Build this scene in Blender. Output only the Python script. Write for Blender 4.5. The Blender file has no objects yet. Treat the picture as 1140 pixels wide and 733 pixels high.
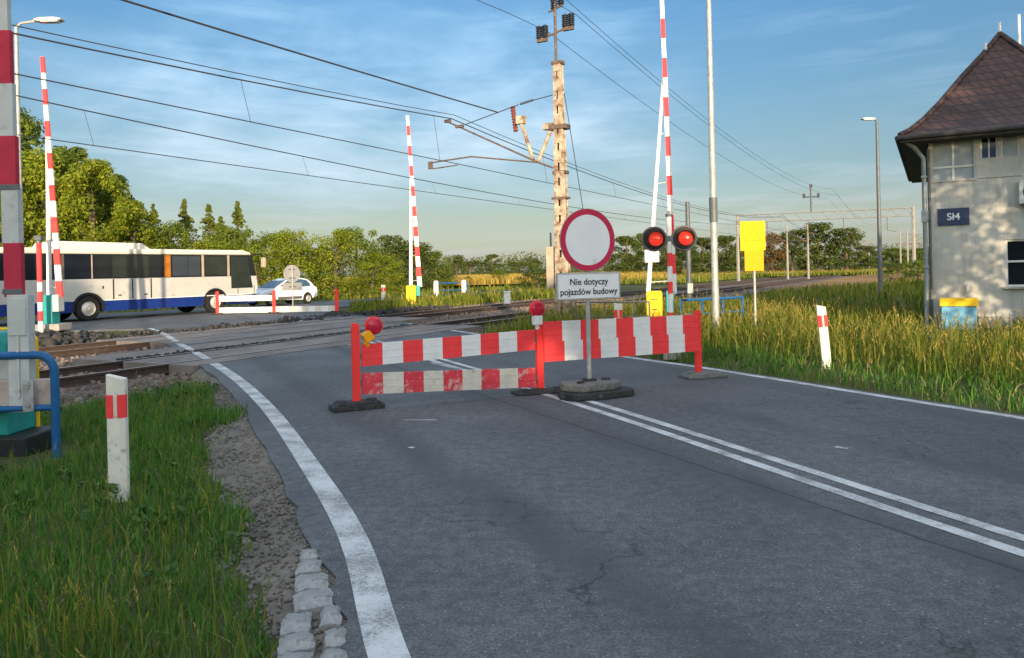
import bpy, math, random
import numpy as np
from mathutils import Vector, Matrix, Quaternion
R = math.radians
random.seed(7); rng = np.random.default_rng(11)
sc = bpy.context.scene
COL = sc.collection

# ------------------------------------------------------------------ camera numbers
F, CX, HY, ROLL, EYE = 850.0, 570.0, 303.0, R(1.3), 1.6
def ray(px, py):
    u, v = (px - CX) / F, -(py - HY) / F
    c, s = math.cos(ROLL), math.sin(ROLL)
    return u * c + v * s, -u * s + v * c
def ground(px, py, z=0.0):
    a, b = ray(px, py); Y = (EYE - z) / -b
    return Vector((a * Y, Y, z))
def at(px, py, Y):
    a, b = ray(px, py)
    return Vector((a * Y, Y, EYE + b * Y))
# railway frame: t runs along the rails, n across them
TT = Vector((.485, .875, 0)).normalized(); NN = Vector((TT.y, -TT.x, 0))
def rail(a, s, z=0.0): return Vector((NN.x * a + TT.x * s, NN.y * a + TT.y * s, z))
ANG_T = math.atan2(TT.y, TT.x)
RD = Vector((-.447, .895, 0)).normalized(); RN = Vector((RD.y, -RD.x, 0))   # our road, and its right-hand normal
ANG_RN = math.atan2(RN.y, RN.x)

# ------------------------------------------------------------------ materials
class NT:
    def __init__(s, name):
        s.m = bpy.data.materials.new(name); s.m.use_nodes = True
        s.t = s.m.node_tree; s.n = s.t.nodes; s.b = s.n['Principled BSDF']; s.out = s.n['Material Output']
    def new(s, typ, **kw):
        x = s.n.new(typ)
        for k, v in kw.items(): setattr(x, k, v)
        return x
    def link(s, a, b): s.t.links.new(a, b)
    def pos(s): return s.new('ShaderNodeNewGeometry').outputs['Position']
    def obj(s): return s.new('ShaderNodeTexCoord').outputs['Object']
    def noise(s, vec, scale, detail=4, rough=.55, stretch=None):
        if stretch:
            mp = s.new('ShaderNodeMapping'); mp.inputs['Scale'].default_value = stretch
            s.link(vec, mp.inputs['Vector']); vec = mp.outputs[0]
        x = s.new('ShaderNodeTexNoise'); x.inputs['Scale'].default_value = scale
        x.inputs['Detail'].default_value = detail; x.inputs['Roughness'].default_value = rough
        s.link(vec, x.inputs['Vector']); return x.outputs['Fac']
    def ramp(s, fac, stops):
        x = s.new('ShaderNodeValToRGB'); e = x.color_ramp.elements
        while len(e) < len(stops): e.new(.5)
        for el, (p, c) in zip(e, stops):
            el.position = p; el.color = (c[0], c[1], c[2], 1) if not isinstance(c, (int, float)) else (c, c, c, 1)
        s.link(fac, x.inputs['Fac']); return x.outputs['Color']
    def mix(s, fac, a, b, mode='MIX'):
        x = s.new('ShaderNodeMix', data_type='RGBA', blend_type=mode)
        for i, v in ((0, fac), (6, a), (7, b)):
            if isinstance(v, (int, float)): x.inputs[i].default_value = v
            elif isinstance(v, tuple): x.inputs[i].default_value = (v[0], v[1], v[2], 1)
            else: s.link(v, x.inputs[i])
        return x.outputs[2]
    def math(s, op, a, b=0.0):
        x = s.new('ShaderNodeMath', operation=op)
        for i, v in ((0, a), (1, b)):
            if isinstance(v, (int, float)): x.inputs[i].default_value = v
            else: s.link(v, x.inputs[i])
        return x.outputs[0]
    def bump(s, h, strength=.3, dist=.02):
        x = s.new('ShaderNodeBump'); x.inputs['Strength'].default_value = strength; x.inputs['Distance'].default_value = dist
        s.link(h, x.inputs['Height']); s.link(x.outputs[0], s.b.inputs['Normal'])
    def col(s, c):
        if isinstance(c, tuple): s.b.inputs['Base Color'].default_value = (c[0], c[1], c[2], 1)
        else: s.link(c, s.b.inputs['Base Color'])
    def rough(s, v): s.b.inputs['Roughness'].default_value = v
def mat(name, c, rough=.6, var=.18, scale=6.0, metal=0.0, dirt=None, dirt_amt=.5, bump=0.0, coat=0.0, world=False, spec=.25):
    k = NT(name); v = k.pos() if world else k.obj()
    nz = k.noise(v, scale, 5, .6)
    lo = tuple(x * (1 - var) for x in c); hi = tuple(min(1, x * (1 + var)) for x in c)
    col = k.ramp(nz, [(.3, lo), (.7, hi)])
    if dirt:
        d = k.noise(v, scale * 1.7, 8, .7)
        col = k.mix(k.ramp(d, [(.62 - .25 * dirt_amt, 0), (.72 - .15 * dirt_amt, 1)]), col, dirt)
    k.col(col); k.rough(rough); k.b.inputs['Metallic'].default_value = metal; k.b.inputs['Specular IOR Level'].default_value = spec
    if coat: k.b.inputs['Coat Weight'].default_value = coat
    if bump: k.bump(k.noise(v, scale * 5, 6, .6), bump, .01)
    return k.m
def leafmat(name, cols, trans=.35, rough=.6):
    k = NT(name)
    g = k.new('ShaderNodeNewGeometry')
    n = len(cols)
    col = k.ramp(g.outputs['Random Per Island'], [(i / (n - 1), c) for i, c in enumerate(cols)])
    big = k.noise(g.outputs['Position'], .55, 2, .5)
    col = k.mix(k.ramp(big, [(.35, .80), (.65, 1.15)]), (0, 0, 0), col)
    k.col(col); k.rough(rough); k.b.inputs['Specular IOR Level'].default_value = .25
    tr = k.new('ShaderNodeBsdfTranslucent'); k.link(col, tr.inputs['Color'])
    mx = k.new('ShaderNodeMixShader'); mx.inputs[0].default_value = trans
    k.link(k.b.outputs[0], mx.inputs[1]); k.link(tr.outputs[0], mx.inputs[2]); k.link(mx.outputs[0], k.out.inputs['Surface'])
    return k.m

M = {}
M['red'] = mat('traffic red paint', (.72, .035, .045), .72, .1, 5, dirt=(.4, .05, .05), dirt_amt=.15)
M['redfilm'] = mat('red reflective film', (.84, .055, .06), .72, .08, 7)
M['whitefilm'] = mat('white reflective film', (.72, .72, .71), .72, .06, 6, dirt=(.5, .48, .43), dirt_amt=.15)
M['redworn'] = mat('worn red film', (.62, .05, .07), .72, .15, 6, dirt=(.62, .42, .38), dirt_amt=.42)
M['whiteworn'] = mat('dirty white film', (.62, .58, .5), .72, .12, 5, dirt=(.42, .37, .3), dirt_amt=.3)
M['redpost'] = mat('red plastic post', (.86, .045, .04), .72, .08, 4)
M['maroon'] = mat('dark red sign film', (.50, .025, .075), .72, .08, 6)
M['maroonfade'] = mat('faded crimson paint', (.45, .03, .06), .72, .15, 6)
M['white'] = mat('white paint', (.74, .73, .70), .72, .07, 4, dirt=(.5, .47, .42), dirt_amt=.2)
M['signgrey'] = mat('white sign film', (.74, .75, .76), .72, .05, 3, dirt=(.58, .58, .56), dirt_amt=.12)
M['signback'] = mat('grey sheet metal', (.33, .32, .31), .5, .12, 5, metal=.4)
M['galv'] = mat('galvanised steel', (.36, .365, .36), .55, .2, 5, metal=.3, dirt=(.25, .24, .225), dirt_amt=.35)
M['darkgalv'] = mat('dark grey steel', (.12, .13, .14), .55, .15, 8, metal=.3)
M['greypaint'] = mat('light grey paint', (.48, .49, .48), .5, .1, 6, dirt=(.33, .32, .30), dirt_amt=.22)
M['rubber'] = mat('black recycled rubber', (.035, .035, .036), .85, .3, 14, dirt=(.11, .10, .09), dirt_amt=.3, bump=.5)
M['rubbergrey'] = mat('dusty recycled plastic', (.15, .145, .135), .85, .25, 12, dirt=(.07, .068, .063), dirt_amt=.35, bump=.5)
M['black'] = mat('black plastic', (.02, .02, .022), .5, .2, 8)
M['blue'] = mat('blue railing paint', (.012, .095, .25), .45, .15, 5, dirt=(.05, .10, .2), dirt_amt=.2)
M['bluebox'] = mat('weathered light blue paint', (.14, .36, .52), .6, .12, 6, dirt=(.30, .40, .45), dirt_amt=.3)
M['yellow'] = mat('yellow paint', (.80, .50, .02), .72, .08, 3, dirt=(.62, .40, .05), dirt_amt=.05)
M['signyellow'] = mat('bright yellow sign film', (.74, .48, .008), .72, .06, 3)
M['signyellowb'] = mat('deep yellow sign film', (.70, .33, .006), .72, .06, 3)
M['orange'] = mat('amber plastic', (.85, .36, .01), .35, .08, 8)
M['rimgrey'] = mat('faded brown grey plastic', (.13, .11, .10), .6, .15, 8)
M['teal'] = mat('teal green paint', (.02, .27, .25), .5, .12, 6, dirt=(.10, .25, .22), dirt_amt=.2)
M['concrete'] = mat('old concrete', (.33, .30, .27), .9, .2, 5, dirt=(.2, .18, .16), dirt_amt=.35, bump=.4)
M['plank'] = mat('weathered concrete plank', (.46, .38, .33), .9, .2, 7, dirt=(.34, .29, .26), dirt_amt=.4, bump=.5)
M['postwhite'] = mat('weathered white post', (.70, .66, .57), .72, .1, 9, dirt=(.33, .29, .22), dirt_amt=.22, bump=.2)
M['rail_side'] = mat('rusty rail steel', (.062, .042, .035), .8, .25, 8, dirt=(.09, .05, .04), dirt_amt=.3)
M['rail_top'] = mat('polished rail head', (.42, .38, .35), .35, .1, 10, metal=.8)
M['sleeper'] = mat('timber sleeper', (.075, .064, .056), .9, .3, 6, dirt=(.13, .11, .10), dirt_amt=.3, bump=.5)
M['mastpaint'] = mat('peeling cream paint over rust', (.40, .34, .265), .8, .22, 2.6, dirt=(.17, .085, .05), dirt_amt=.70, bump=.3)
M['distmast'] = mat('weathered grey concrete mast', (.24, .225, .205), .8, .15, 2)
M['mastrust'] = mat('rusty steel', (.105, .075, .06), .75, .25, 9, dirt=(.22, .18, .15), dirt_amt=.35)
M['cabinetcream'] = mat('cream metal cabinet', (.42, .35, .27), .7, .14, 4, dirt=(.33, .22, .13), dirt_amt=.25)
M['ceramic'] = mat('brown glazed ceramic', (.20, .055, .04), .25, .15, 10)
M['insulator'] = mat('dark glazed insulator', (.025, .03, .04), .3, .2, 10)
M['wire'] = mat('dark wire', (.035, .035, .04), .6, .1, 5)
M['trunk'] = mat('bark', (.10, .075, .055), .9, .3, 5, bump=.6)
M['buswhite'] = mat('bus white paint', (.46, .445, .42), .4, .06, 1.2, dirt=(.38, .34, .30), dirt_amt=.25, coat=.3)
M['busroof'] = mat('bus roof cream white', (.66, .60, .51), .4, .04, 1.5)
M['busblue'] = mat('bus dark blue paint', (.008, .028, .17), .35, .1, 2, coat=.3)
M['busdark'] = mat('tinted bus glass', (.010, .013, .02), .08, .1, 3)
M['busglass'] = mat('grey bus window glass', (.035, .045, .06), .08, .1, 1)
M['busglassgreen'] = mat('greenish bus window glass', (.02, .028, .026), .08, .25, 1.5)
M['curtain'] = mat('orange curtain behind glass', (.40, .14, .02), .5, .2, 8)
M['beige'] = mat('beige pillar', (.42, .33, .25), .5, .1, 4)
M['rim'] = mat('pale steel rim', (.52, .50, .47), .45, .12, 12, metal=.3)
M['tyre'] = mat('tyre rubber', (.018, .018, .019), .85, .2, 20)
M['carwhite'] = mat('white car paint', (.72, .72, .73), .25, .03, 2, coat=.6)
M['cargrey'] = mat('dark grey car trim', (.10, .10, .105), .55, .1, 5)
M['carglass'] = mat('car glass', (.05, .09, .14), .06, .1, 2)
M['lampglass'] = mat('clear lamp glass', (.65, .66, .68), .15, .05, 5)
M['crimsonglass'] = mat('crimson lamp lens', (.52, .015, .045), .25, .12, 14, coat=.3)
M['redglass'] = mat('red lamp lens', (.85, .035, .025), .2, .12, 14, coat=.4)
M['winframe'] = mat('white window frame', (.68, .66, .62), .5, .06, 5)
M['winglass'] = mat('dark window glass', (.012, .016, .02), .06, .1, 2)
M['wingreyblue'] = mat('blanked pale pane', (.33, .36, .38), .5, .07, 5)
M['openblue'] = mat('blue window interior', (.03, .06, .14), .5, .2, 6)
M['navy'] = mat('navy enamel sign', (.035, .05, .10), .35, .1, 5)
M['letter'] = mat('white lettering', (.72, .73, .75), .5, .03, 5)
M['inkblack'] = mat('black lettering', (.02, .02, .02), .5, .03, 5)
M['soffit'] = mat('dark timber soffit', (.055, .05, .05), .8, .2, 5)
M['pipe'] = mat('grey drainpipe', (.28, .30, .31), .5, .12, 5, metal=.3)
M['granite'] = mat('grey granite sett', (.29, .285, .275), .85, .3, 11, dirt=(.15, .14, .13), dirt_amt=.45, bump=.6)
M['rubble'] = mat('broken asphalt and stone', (.045, .042, .04), .95, .4, 3, dirt=(.11, .095, .085), dirt_amt=.25, world=True, bump=.4)
M['stone'] = mat('track ballast stone', (.19, .145, .12), .95, .4, 2.5, dirt=(.10, .06, .045), dirt_amt=.4, world=True)
M['pebble'] = mat('verge pebble', (.17, .15, .13), .95, .35, 3, world=True)

nt_ = M['redglass'].node_tree.nodes['Principled BSDF']; nt_.inputs['Emission Color'].default_value = (1.0, .08, .04, 1); nt_.inputs['Emission Strength'].default_value = .14
def asphalt_mat():
    k = NT('worn asphalt'); p = k.pos()
    fine = k.noise(p, 62, 4, .85); mid = k.noise(p, 11, 6, .75); big = k.noise(p, .55, 5, .6)
    patch = k.noise(p, .22, 2, .5, stretch=(1, .45, 1))
    c = k.ramp(big, [(.3, (.066, .069, .073)), (.7, (.112, .114, .116))])
    c = k.mix(k.ramp(patch, [(.44, 0), (.54, .5)]), c, (.056, .058, .061))
    c = k.mix(.62, c, k.ramp(mid, [(.33, .42), (.67, 1.55)]), 'MULTIPLY')
    c = k.mix(.68, c, k.ramp(fine, [(.38, .30), (.62, 1.85)]), 'MULTIPLY')
    speck = k.new('ShaderNodeTexVoronoi'); speck.inputs['Scale'].default_value = 34; k.link(p, speck.inputs['Vector'])
    sp = k.ramp(speck.outputs['Distance'], [(.14, 1), (.22, 0)])
    rnd = k.new('ShaderNodeSeparateColor'); k.link(speck.outputs['Color'], rnd.inputs[0])
    sp = k.math('MULTIPLY', k.math('GREATER_THAN', rnd.outputs[0], .84), sp)
    c = k.mix(k.math('MULTIPLY', sp, .75), c, (.30, .295, .285))
    # tyre tracks run with the lane
    d = k.new('ShaderNodeVectorMath', operation='DOT_PRODUCT'); d.inputs[1].default_value = (RN.x, RN.y, 0); k.link(p, d.inputs[0])
    w = k.math('SINE', k.math('MULTIPLY', d.outputs['Value'], 2 * math.pi / 1.8))
    streak = k.noise(p, 1.3, 5, .65, stretch=(1, .25, 1))
    w = k.math('MULTIPLY', k.ramp(w, [(.5, 0), (1, 1)]), k.ramp(streak, [(.33, 0), (.60, .95)]))
    c = k.mix(w, c, (.055, .057, .060))
    # oil spots and a long construction joint beside the centre line
    oil = k.ramp(k.noise(p, 2.6, 3, .6), [(.66, 0), (.74, .55)]); c = k.mix(oil, c, (.030, .030, .031))
    jw = k.math('ADD', d.outputs['Value'], k.math('MULTIPLY', k.noise(p, 1.1, 3), .10))
    jn = k.math('ABSOLUTE', k.math('SUBTRACT', jw, 4.13)); c = k.mix(k.ramp(jn, [(.008, .8), (.022, 0)]), c, (.025, .025, .026))
    # fine cracks
    vw = k.new('ShaderNodeTexVoronoi', feature='DISTANCE_TO_EDGE'); vw.inputs['Scale'].default_value = .8
    warp = k.new('ShaderNodeVectorMath', operation='ADD'); nz = k.new('ShaderNodeTexNoise'); nz.inputs['Scale'].default_value = 2.2; nz.inputs['Detail'].default_value = 5
    k.link(p, nz.inputs['Vector']); k.link(p, warp.inputs[0]); k.link(nz.outputs['Color'], warp.inputs[1]); k.link(warp.outputs[0], vw.inputs['Vector'])
    cr = k.math('MULTIPLY', k.ramp(vw.outputs['Distance'], [(.004, 1), (.012, 0)]), k.ramp(k.noise(p, .35, 2), [(.50, 0), (.60, .8)]))
    c = k.mix(cr, c, (.02, .02, .02))
    k.col(c); k.rough(.78); k.b.inputs['Specular IOR Level'].default_value = .35
    k.bump(k.mix(.5, fine, mid), .55, .006)
    return k.m
M['asphalt'] = asphalt_mat()
def paint_mat():
    k = NT('worn white road paint'); p = k.pos()
    f = k.noise(p, 60, 5, .75); g = k.noise(p, 3, 5, .65)
    wear = k.ramp(k.mix(.5, f, g), [(.40, 1), (.53, 0)])
    c = k.mix(wear, k.ramp(g, [(.3, (.42, .42, .41)), (.7, (.56, .56, .545))]), (.17, .17, .17))
    k.col(c); k.rough(.7); k.bump(f, .4, .004); return k.m
M['paint'] = paint_mat()
def ground_mat():
    k = NT('grassy ground'); p = k.pos()
    a = k.noise(p, .08, 5, .6); b = k.noise(p, 1.4, 6, .7); c3 = k.noise(p, 18, 4, .7)
    c = k.ramp(a, [(.35, (.045, .075, .012)), (.5, (.085, .105, .016)), (.66, (.16, .15, .028))])
    c = k.mix(.7, c, k.ramp(b, [(.3, .5), (.7, 1.5)]), 'MULTIPLY')
    c = k.mix(.7, c, k.ramp(c3, [(.3, .55), (.7, 1.5)]), 'MULTIPLY')
    c = k.mix(k.ramp(k.noise(p, 3.3, 6, .7), [(.42, .75), (.62, .15)]), c, (.075, .062, .045))
    k.col(c); k.rough(.95); k.b.inputs['Specular IOR Level'].default_value = .1; k.bump(k.mix(.5, b, c3), .8, .06); return k.m
M['ground'] = ground_mat()
def soil_mat():
    k = NT('gravelly verge earth'); p = k.pos()
    a = k.noise(p, 1.6, 6, .7); b = k.noise(p, 22, 5, .75); c3 = k.noise(p, 90, 3, .7)
    c = k.ramp(a, [(.3, (.085, .072, .058)), (.55, (.145, .122, .098)), (.75, (.21, .178, .145))])
    c = k.mix(.7, c, k.ramp(b, [(.3, .6), (.7, 1.4)]), 'MULTIPLY')
    c = k.mix(.7, c, k.ramp(c3, [(.3, .6), (.7, 1.5)]), 'MULTIPLY')
    k.col(c); k.rough(.95); k.bump(k.mix(.5, b, c3), .35, .008); return k.m
M['soil'] = soil_mat()
def ballast_mat():
    k = NT('rusty ballast bed'); p = k.pos()
    v = k.new('ShaderNodeTexVoronoi'); v.inputs['Scale'].default_value = 16; k.link(p, v.inputs['Vector'])
    s = k.new('ShaderNodeSeparateColor'); k.link(v.outputs['Color'], s.inputs[0])
    c = k.ramp(s.outputs[0], [(0, (.055, .042, .036)), (.5, (.13, .095, .078)), (1, (.22, .17, .14))])
    c = k.mix(k.ramp(k.noise(p, .5, 4), [(.45, 0), (.65, .7)]), c, (.13, .06, .035))
    k.col(c); k.rough(.95); k.bump(v.outputs['Distance'], 1, .05); return k.m
M['ballast'] = ballast_mat()
def deck_mat():
    k = NT('crossing deck panels'); p = k.pos()
    d = k.new('ShaderNodeVectorMath', operation='DOT_PRODUCT'); d.inputs[1].default_value = (TT.x, TT.y, 0); k.link(p, d.inputs[0])
    joint = k.ramp(k.math('FRACT', k.math('MULTIPLY', d.outputs['Value'], 1 / 1.2)), [(.0, 1), (.025, 0)])
    a = k.noise(p, 1.1, 5, .7, stretch=(1, .5, 1)); b = k.noise(p, 40, 4, .7)
    c = k.ramp(a, [(.3, (.10, .082, .072)), (.7, (.23, .19, .165))])
    c = k.mix(.7, c, k.ramp(b, [(.3, .6), (.7, 1.4)]), 'MULTIPLY'); c = k.mix(joint, c, (.03, .028, .026))
    k.col(c); k.rough(.85); k.bump(b, .5, .006); return k.m
M['deck'] = deck_mat()
def field_mat(name, lo, hi, line):
    k = NT(name); p = k.pos()
    a = k.noise(p, .03, 5, .6, stretch=(1, .35, 1)); b = k.noise(p, .7, 6, .75)
    c = k.ramp(a, [(.35, lo), (.65, hi)]); c = k.mix(.6, c, k.ramp(b, [(.3, .6), (.7, 1.4)]), 'MULTIPLY')
    k.col(c); k.rough(.95); k.b.inputs['Specular IOR Level'].default_value = .1; k.bump(b, 1, .4); return k.m
M['wheat'] = field_mat('ripening grain field', (.30, .20, .035), (.46, .29, .06), 1)
M['meadow'] = field_mat('yellow green meadow', (.15, .18, .022), (.28, .25, .035), 1)
M['trackearth'] = field_mat('bare orange trackside earth', (.20, .12, .05), (.36, .21, .09), 1)
def roof_mat():
    k = NT('brown clay roof tiles'); v = k.obj()
    br = k.new('ShaderNodeTexBrick'); br.inputs['Scale'].default_value = 1
    br.inputs['Brick Width'].default_value = .2; br.inputs['Row Height'].default_value = .24; br.inputs['Mortar Size'].default_value = .018
    br.inputs['Color1'].default_value = (.042, .021, .019, 1); br.inputs['Color2'].default_value = (.080, .036, .029, 1); br.inputs['Mortar'].default_value = (.018, .013, .013, 1)
    sx = k.new('ShaderNodeSeparateXYZ'); cb = k.new('ShaderNodeCombineXYZ'); k.link(v, sx.inputs[0])
    k.link(k.math('ADD', sx.outputs[0], k.math('MULTIPLY', sx.outputs[1], .7)), cb.inputs[0]); k.link(sx.outputs[2], cb.inputs[1])
    k.link(cb.outputs[0], br.inputs['Vector'])
    c = k.mix(.8, br.outputs['Color'], k.ramp(k.noise(v, 1.7, 6, .7), [(.3, .6), (.7, 1.45)]), 'MULTIPLY')
    k.col(c); k.rough(.8)
    saw = k.math('FRACT', k.math('MULTIPLY', sx.outputs[2], 1 / .24)); k.bump(k.mix(.5, saw, br.outputs['Fac']), .7, .03); return k.m
M['roof'] = roof_mat()
def wall_mat():
    k = NT('aged cream render'); v = k.obj()
    a = k.noise(v, 1.1, 6, .65); b = k.noise(v, 30, 5, .7); st = k.noise(v, 2.2, 6, .7, stretch=(2.2, 2.2, .3))
    c = k.ramp(a, [(.3, (.42, .40, .36)), (.7, (.52, .50, .455))])
    c = k.mix(k.ramp(st, [(.46, 0), (.70, .6)]), c, (.25, .24, .22)); c = k.mix(k.ramp(k.noise(v, 3.5, 7, .7), [(.56, 0), (.66, .4)]), c, (.58, .55, .50))
    c = k.mix(.3, c, k.ramp(b, [(.3, .7), (.7, 1.3)]), 'MULTIPLY')
    k.col(c); k.rough(.9); k.bump(b, .5, .008); return k.m
M['wall'] = wall_mat()
L = {}
L['bright'] = leafmat('yellow green leaves', [(.12, .17, .012), (.21, .25, .016), (.32, .34, .026)], .48)
L['mid'] = leafmat('mid green leaves', [(.07, .115, .012), (.13, .175, .016), (.20, .24, .022)], .45)
L['dark'] = leafmat('dark green leaves', [(.04, .066, .015), (.075, .105, .02), (.13, .15, .028)], .38)
L['brown'] = leafmat('russet leaves', [(.08, .05, .018), (.13, .08, .025), (.17, .11, .03)], .3)
L['conifer'] = leafmat('conifer needles', [(.075, .11, .018), (.13, .165, .022), (.19, .20, .03)], .35)
L['far'] = leafmat('distant foliage', [(.05, .075, .022), (.085, .105, .028), (.13, .14, .035)], .25)
L['grass'] = leafmat('green grass blades', [(.03, .10, .014), (.06, .165, .02), (.10, .23, .03), (.18, .27, .05)], .42)
L['tallgrass'] = leafmat('tall summer grass', [(.05, .10, .010), (.11, .16, .014), (.20, .21, .022), (.28, .24, .035)], .42)
L['seed'] = leafmat('grass seed heads', [(.30, .21, .045), (.44, .31, .07), (.55, .42, .12)], .4)
L['crop'] = leafmat('ripening grain', [(.26, .19, .035), (.38, .27, .05), (.50, .34, .08)], .4)
L['straw'] = leafmat('dry straw', [(.16, .12, .05), (.26, .20, .09), (.34, .28, .15)], .3)
L['herb'] = leafmat('broad weed leaves', [(.03, .08, .016), (.06, .13, .024), (.10, .17, .03)], .35)
L['weed'] = leafmat('yellow weed flowers', [(.25, .19, .02), (.36, .27, .03)], .3)

# ------------------------------------------------------------------ mesh builder
def link(o, parent=None):
    COL.objects.link(o)
    if parent: o.parent = parent
    return o
class MB:
    def __init__(s): s.v = []; s.f = []; s.m = []
    def add(s, vs, fs, m=0):
        k = len(s.v); s.v += [tuple(p) for p in vs]
        for f in fs: s.f.append([i + k for i in f]); s.m.append(m)
        return s
    def box(s, c, d, rz=0, m=0, rot=None, taper=1.0):
        hx, hy, hz = d[0] / 2, d[1] / 2, d[2] / 2
        q = rot if rot is not None else Matrix.Rotation(rz, 3, 'Z')
        vs = [Vector(c) + q @ Vector((x * hx * (taper if z > 0 else 1), y * hy * (taper if z > 0 else 1), z * hz)) for z in (-1, 1) for x, y in ((-1, -1), (1, -1), (1, 1), (-1, 1))]
        return s.add(vs, [(3, 2, 1, 0), (4, 5, 6, 7), (0, 1, 5, 4), (1, 2, 6, 5), (2, 3, 7, 6), (3, 0, 4, 7)], m)
    def tube(s, pts, r, n=8, m=0, caps=True):
        pts = [Vector(p) for p in pts]; rs = r if isinstance(r, (list, tuple)) else [r] * len(pts)
        rings = []; prev = None
        for i, p in enumerate(pts):
            d = (pts[min(i + 1, len(pts) - 1)] - pts[max(i - 1, 0)]).normalized()
            up = Vector((0, 0, 1)) if abs(d.z) < .95 else Vector((1, 0, 0))
            a = d.cross(up).normalized() if prev is None else (prev - d * prev.dot(d)).normalized()
            prev = a; b = d.cross(a)
            rings.append([p + (a * math.cos(2 * math.pi * k / n) + b * math.sin(2 * math.pi * k / n)) * rs[i] for k in range(n)])
        vs = [q for g in rings for q in g]; fs = []
        for i in range(len(pts) - 1):
            for k in range(n): fs.append((i * n + k, i * n + (k + 1) % n, (i + 1) * n + (k + 1) % n, (i + 1) * n + k))
        if caps: fs += [tuple(range(n))[::-1], tuple(range((len(pts) - 1) * n, len(pts) * n))]
        return s.add(vs, fs, m)
    def prism(s, poly, fn, d0, d1, m=0):      # fn(a,b,d) -> point
        n = len(poly); vs = [fn(a, b, d0) for a, b in poly] + [fn(a, b, d1) for a, b in poly]
        fs = [tuple(range(n))[::-1], tuple(range(n, 2 * n))] + [(i, (i + 1) % n, n + (i + 1) % n, n + i) for i in range(n)]
        return s.add(vs, fs, m)
    def disc(s, c, nrm, r, th, n=32, m=0):
        c = Vector(c); nrm = Vector(nrm).normalized()
        return s.tube([c - nrm * th / 2, c + nrm * th / 2], r, n, m)
    def lathe(s, c, prof, n=16, m=0, axis=None):   # prof: (r, z)
        c = Vector(c); q = Quaternion() if axis is None else Vector((0, 0, 1)).rotation_difference(Vector(axis))
        vs = []; fs = []
        for r_, z in prof:
            for k in range(n): vs.append(c + q @ Vector((r_ * math.cos(2 * math.pi * k / n), r_ * math.sin(2 * math.pi * k / n), z)))
        for i in range(len(prof) - 1):
            for k in range(n): fs.append((i * n + k, i * n + (k + 1) % n, (i + 1) * n + (k + 1) % n, (i + 1) * n + k))
        return s.add(vs, fs, m)
    def build(s, name, mats, parent=None, bevel=0, smooth=False, seg=2):
        me = bpy.data.meshes.new(name); me.from_pydata(s.v, [], s.f)
        mats = mats if isinstance(mats, (list, tuple)) else [mats]
        for x in mats: me.materials.append(x)
        me.polygons.foreach_set('material_index', s.m)
        me.update()
        o = link(bpy.data.objects.new(name, me), parent)
        if smooth:
            me.polygons.foreach_set('use_smooth', [True] * len(me.polygons)); me.set_sharp_from_angle(angle=R(38))
        if bevel:
            b = o.modifiers.new('bevel', 'BEVEL'); b.width = bevel; b.segments = seg; b.limit_method = 'ANGLE'; b.angle_limit = R(40)
        return o
def np_mesh(name, v, tris, mats, midx=None, parent=None):
    me = bpy.data.meshes.new(name); v = np.asarray(v, np.float32).reshape(-1, 3); f = np.asarray(tris, np.int32)
    k = f.shape[1]
    me.vertices.add(len(v)); me.vertices.foreach_set('co', v.ravel())
    me.loops.add(f.size); me.loops.foreach_set('vertex_index', f.ravel())
    me.polygons.add(len(f)); me.polygons.foreach_set('loop_start', np.arange(0, f.size, k, dtype=np.int32))
    for x in mats: me.materials.append(x)
    if midx is not None: me.polygons.foreach_set('material_index', np.asarray(midx, np.int32))
    me.update(calc_edges=True); me.validate()
    return link(bpy.data.objects.new(name, me), parent)
def thing(name, label, cat, loc=(0, 0, 0), rz=0, group=None):
    o = bpy.data.objects.new(name, None); o.empty_display_size = .2; o.location = loc; o.rotation_euler = (0, 0, rz)
    return tag(link(o), label, cat, group)
def tag(o, label, cat, group=None, kind=None):
    o['label'] = label; o['category'] = cat
    if group: o['group'] = group
    if kind: o['kind'] = kind
    return o
def struct(o): o['kind'] = 'structure'; return o
def dup(root, loc, rz=None, label=None, scale=None):
    r = root.copy(); COL.objects.link(r); r.location = loc
    if rz is not None: r.rotation_euler = (0, 0, rz)
    if scale is not None: r.scale = scale if isinstance(scale, (tuple, list)) else (scale,) * 3
    if label: r['label'] = label
    for ch in list(root.children):
        c = ch.copy(); COL.objects.link(c); c.parent = r
        for g in list(ch.children):
            d = g.copy(); COL.objects.link(d); d.parent = c
    return r
def text(name, body, size, m, parent, loc, rot, scale_x=1.0, extr=.0015):
    cu = bpy.data.curves.new(name, 'FONT'); cu.body = body; cu.size = size; cu.extrude = extr; cu.align_x = 'CENTER'; cu.align_y = 'CENTER'; cu.space_line = 1.0
    cu.offset = size * .012
    tmp = bpy.data.objects.new('tmp', cu); COL.objects.link(tmp); dg = bpy.context.evaluated_depsgraph_get(); me = bpy.data.meshes.new_from_object(tmp.evaluated_get(dg))
    bpy.data.objects.remove(tmp); me.materials.clear(); me.materials.append(m)
    o = link(bpy.data.objects.new(name, me), parent); o.location = loc; o.rotation_euler = rot; o.scale = (scale_x, 1, 1)
    return o

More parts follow.
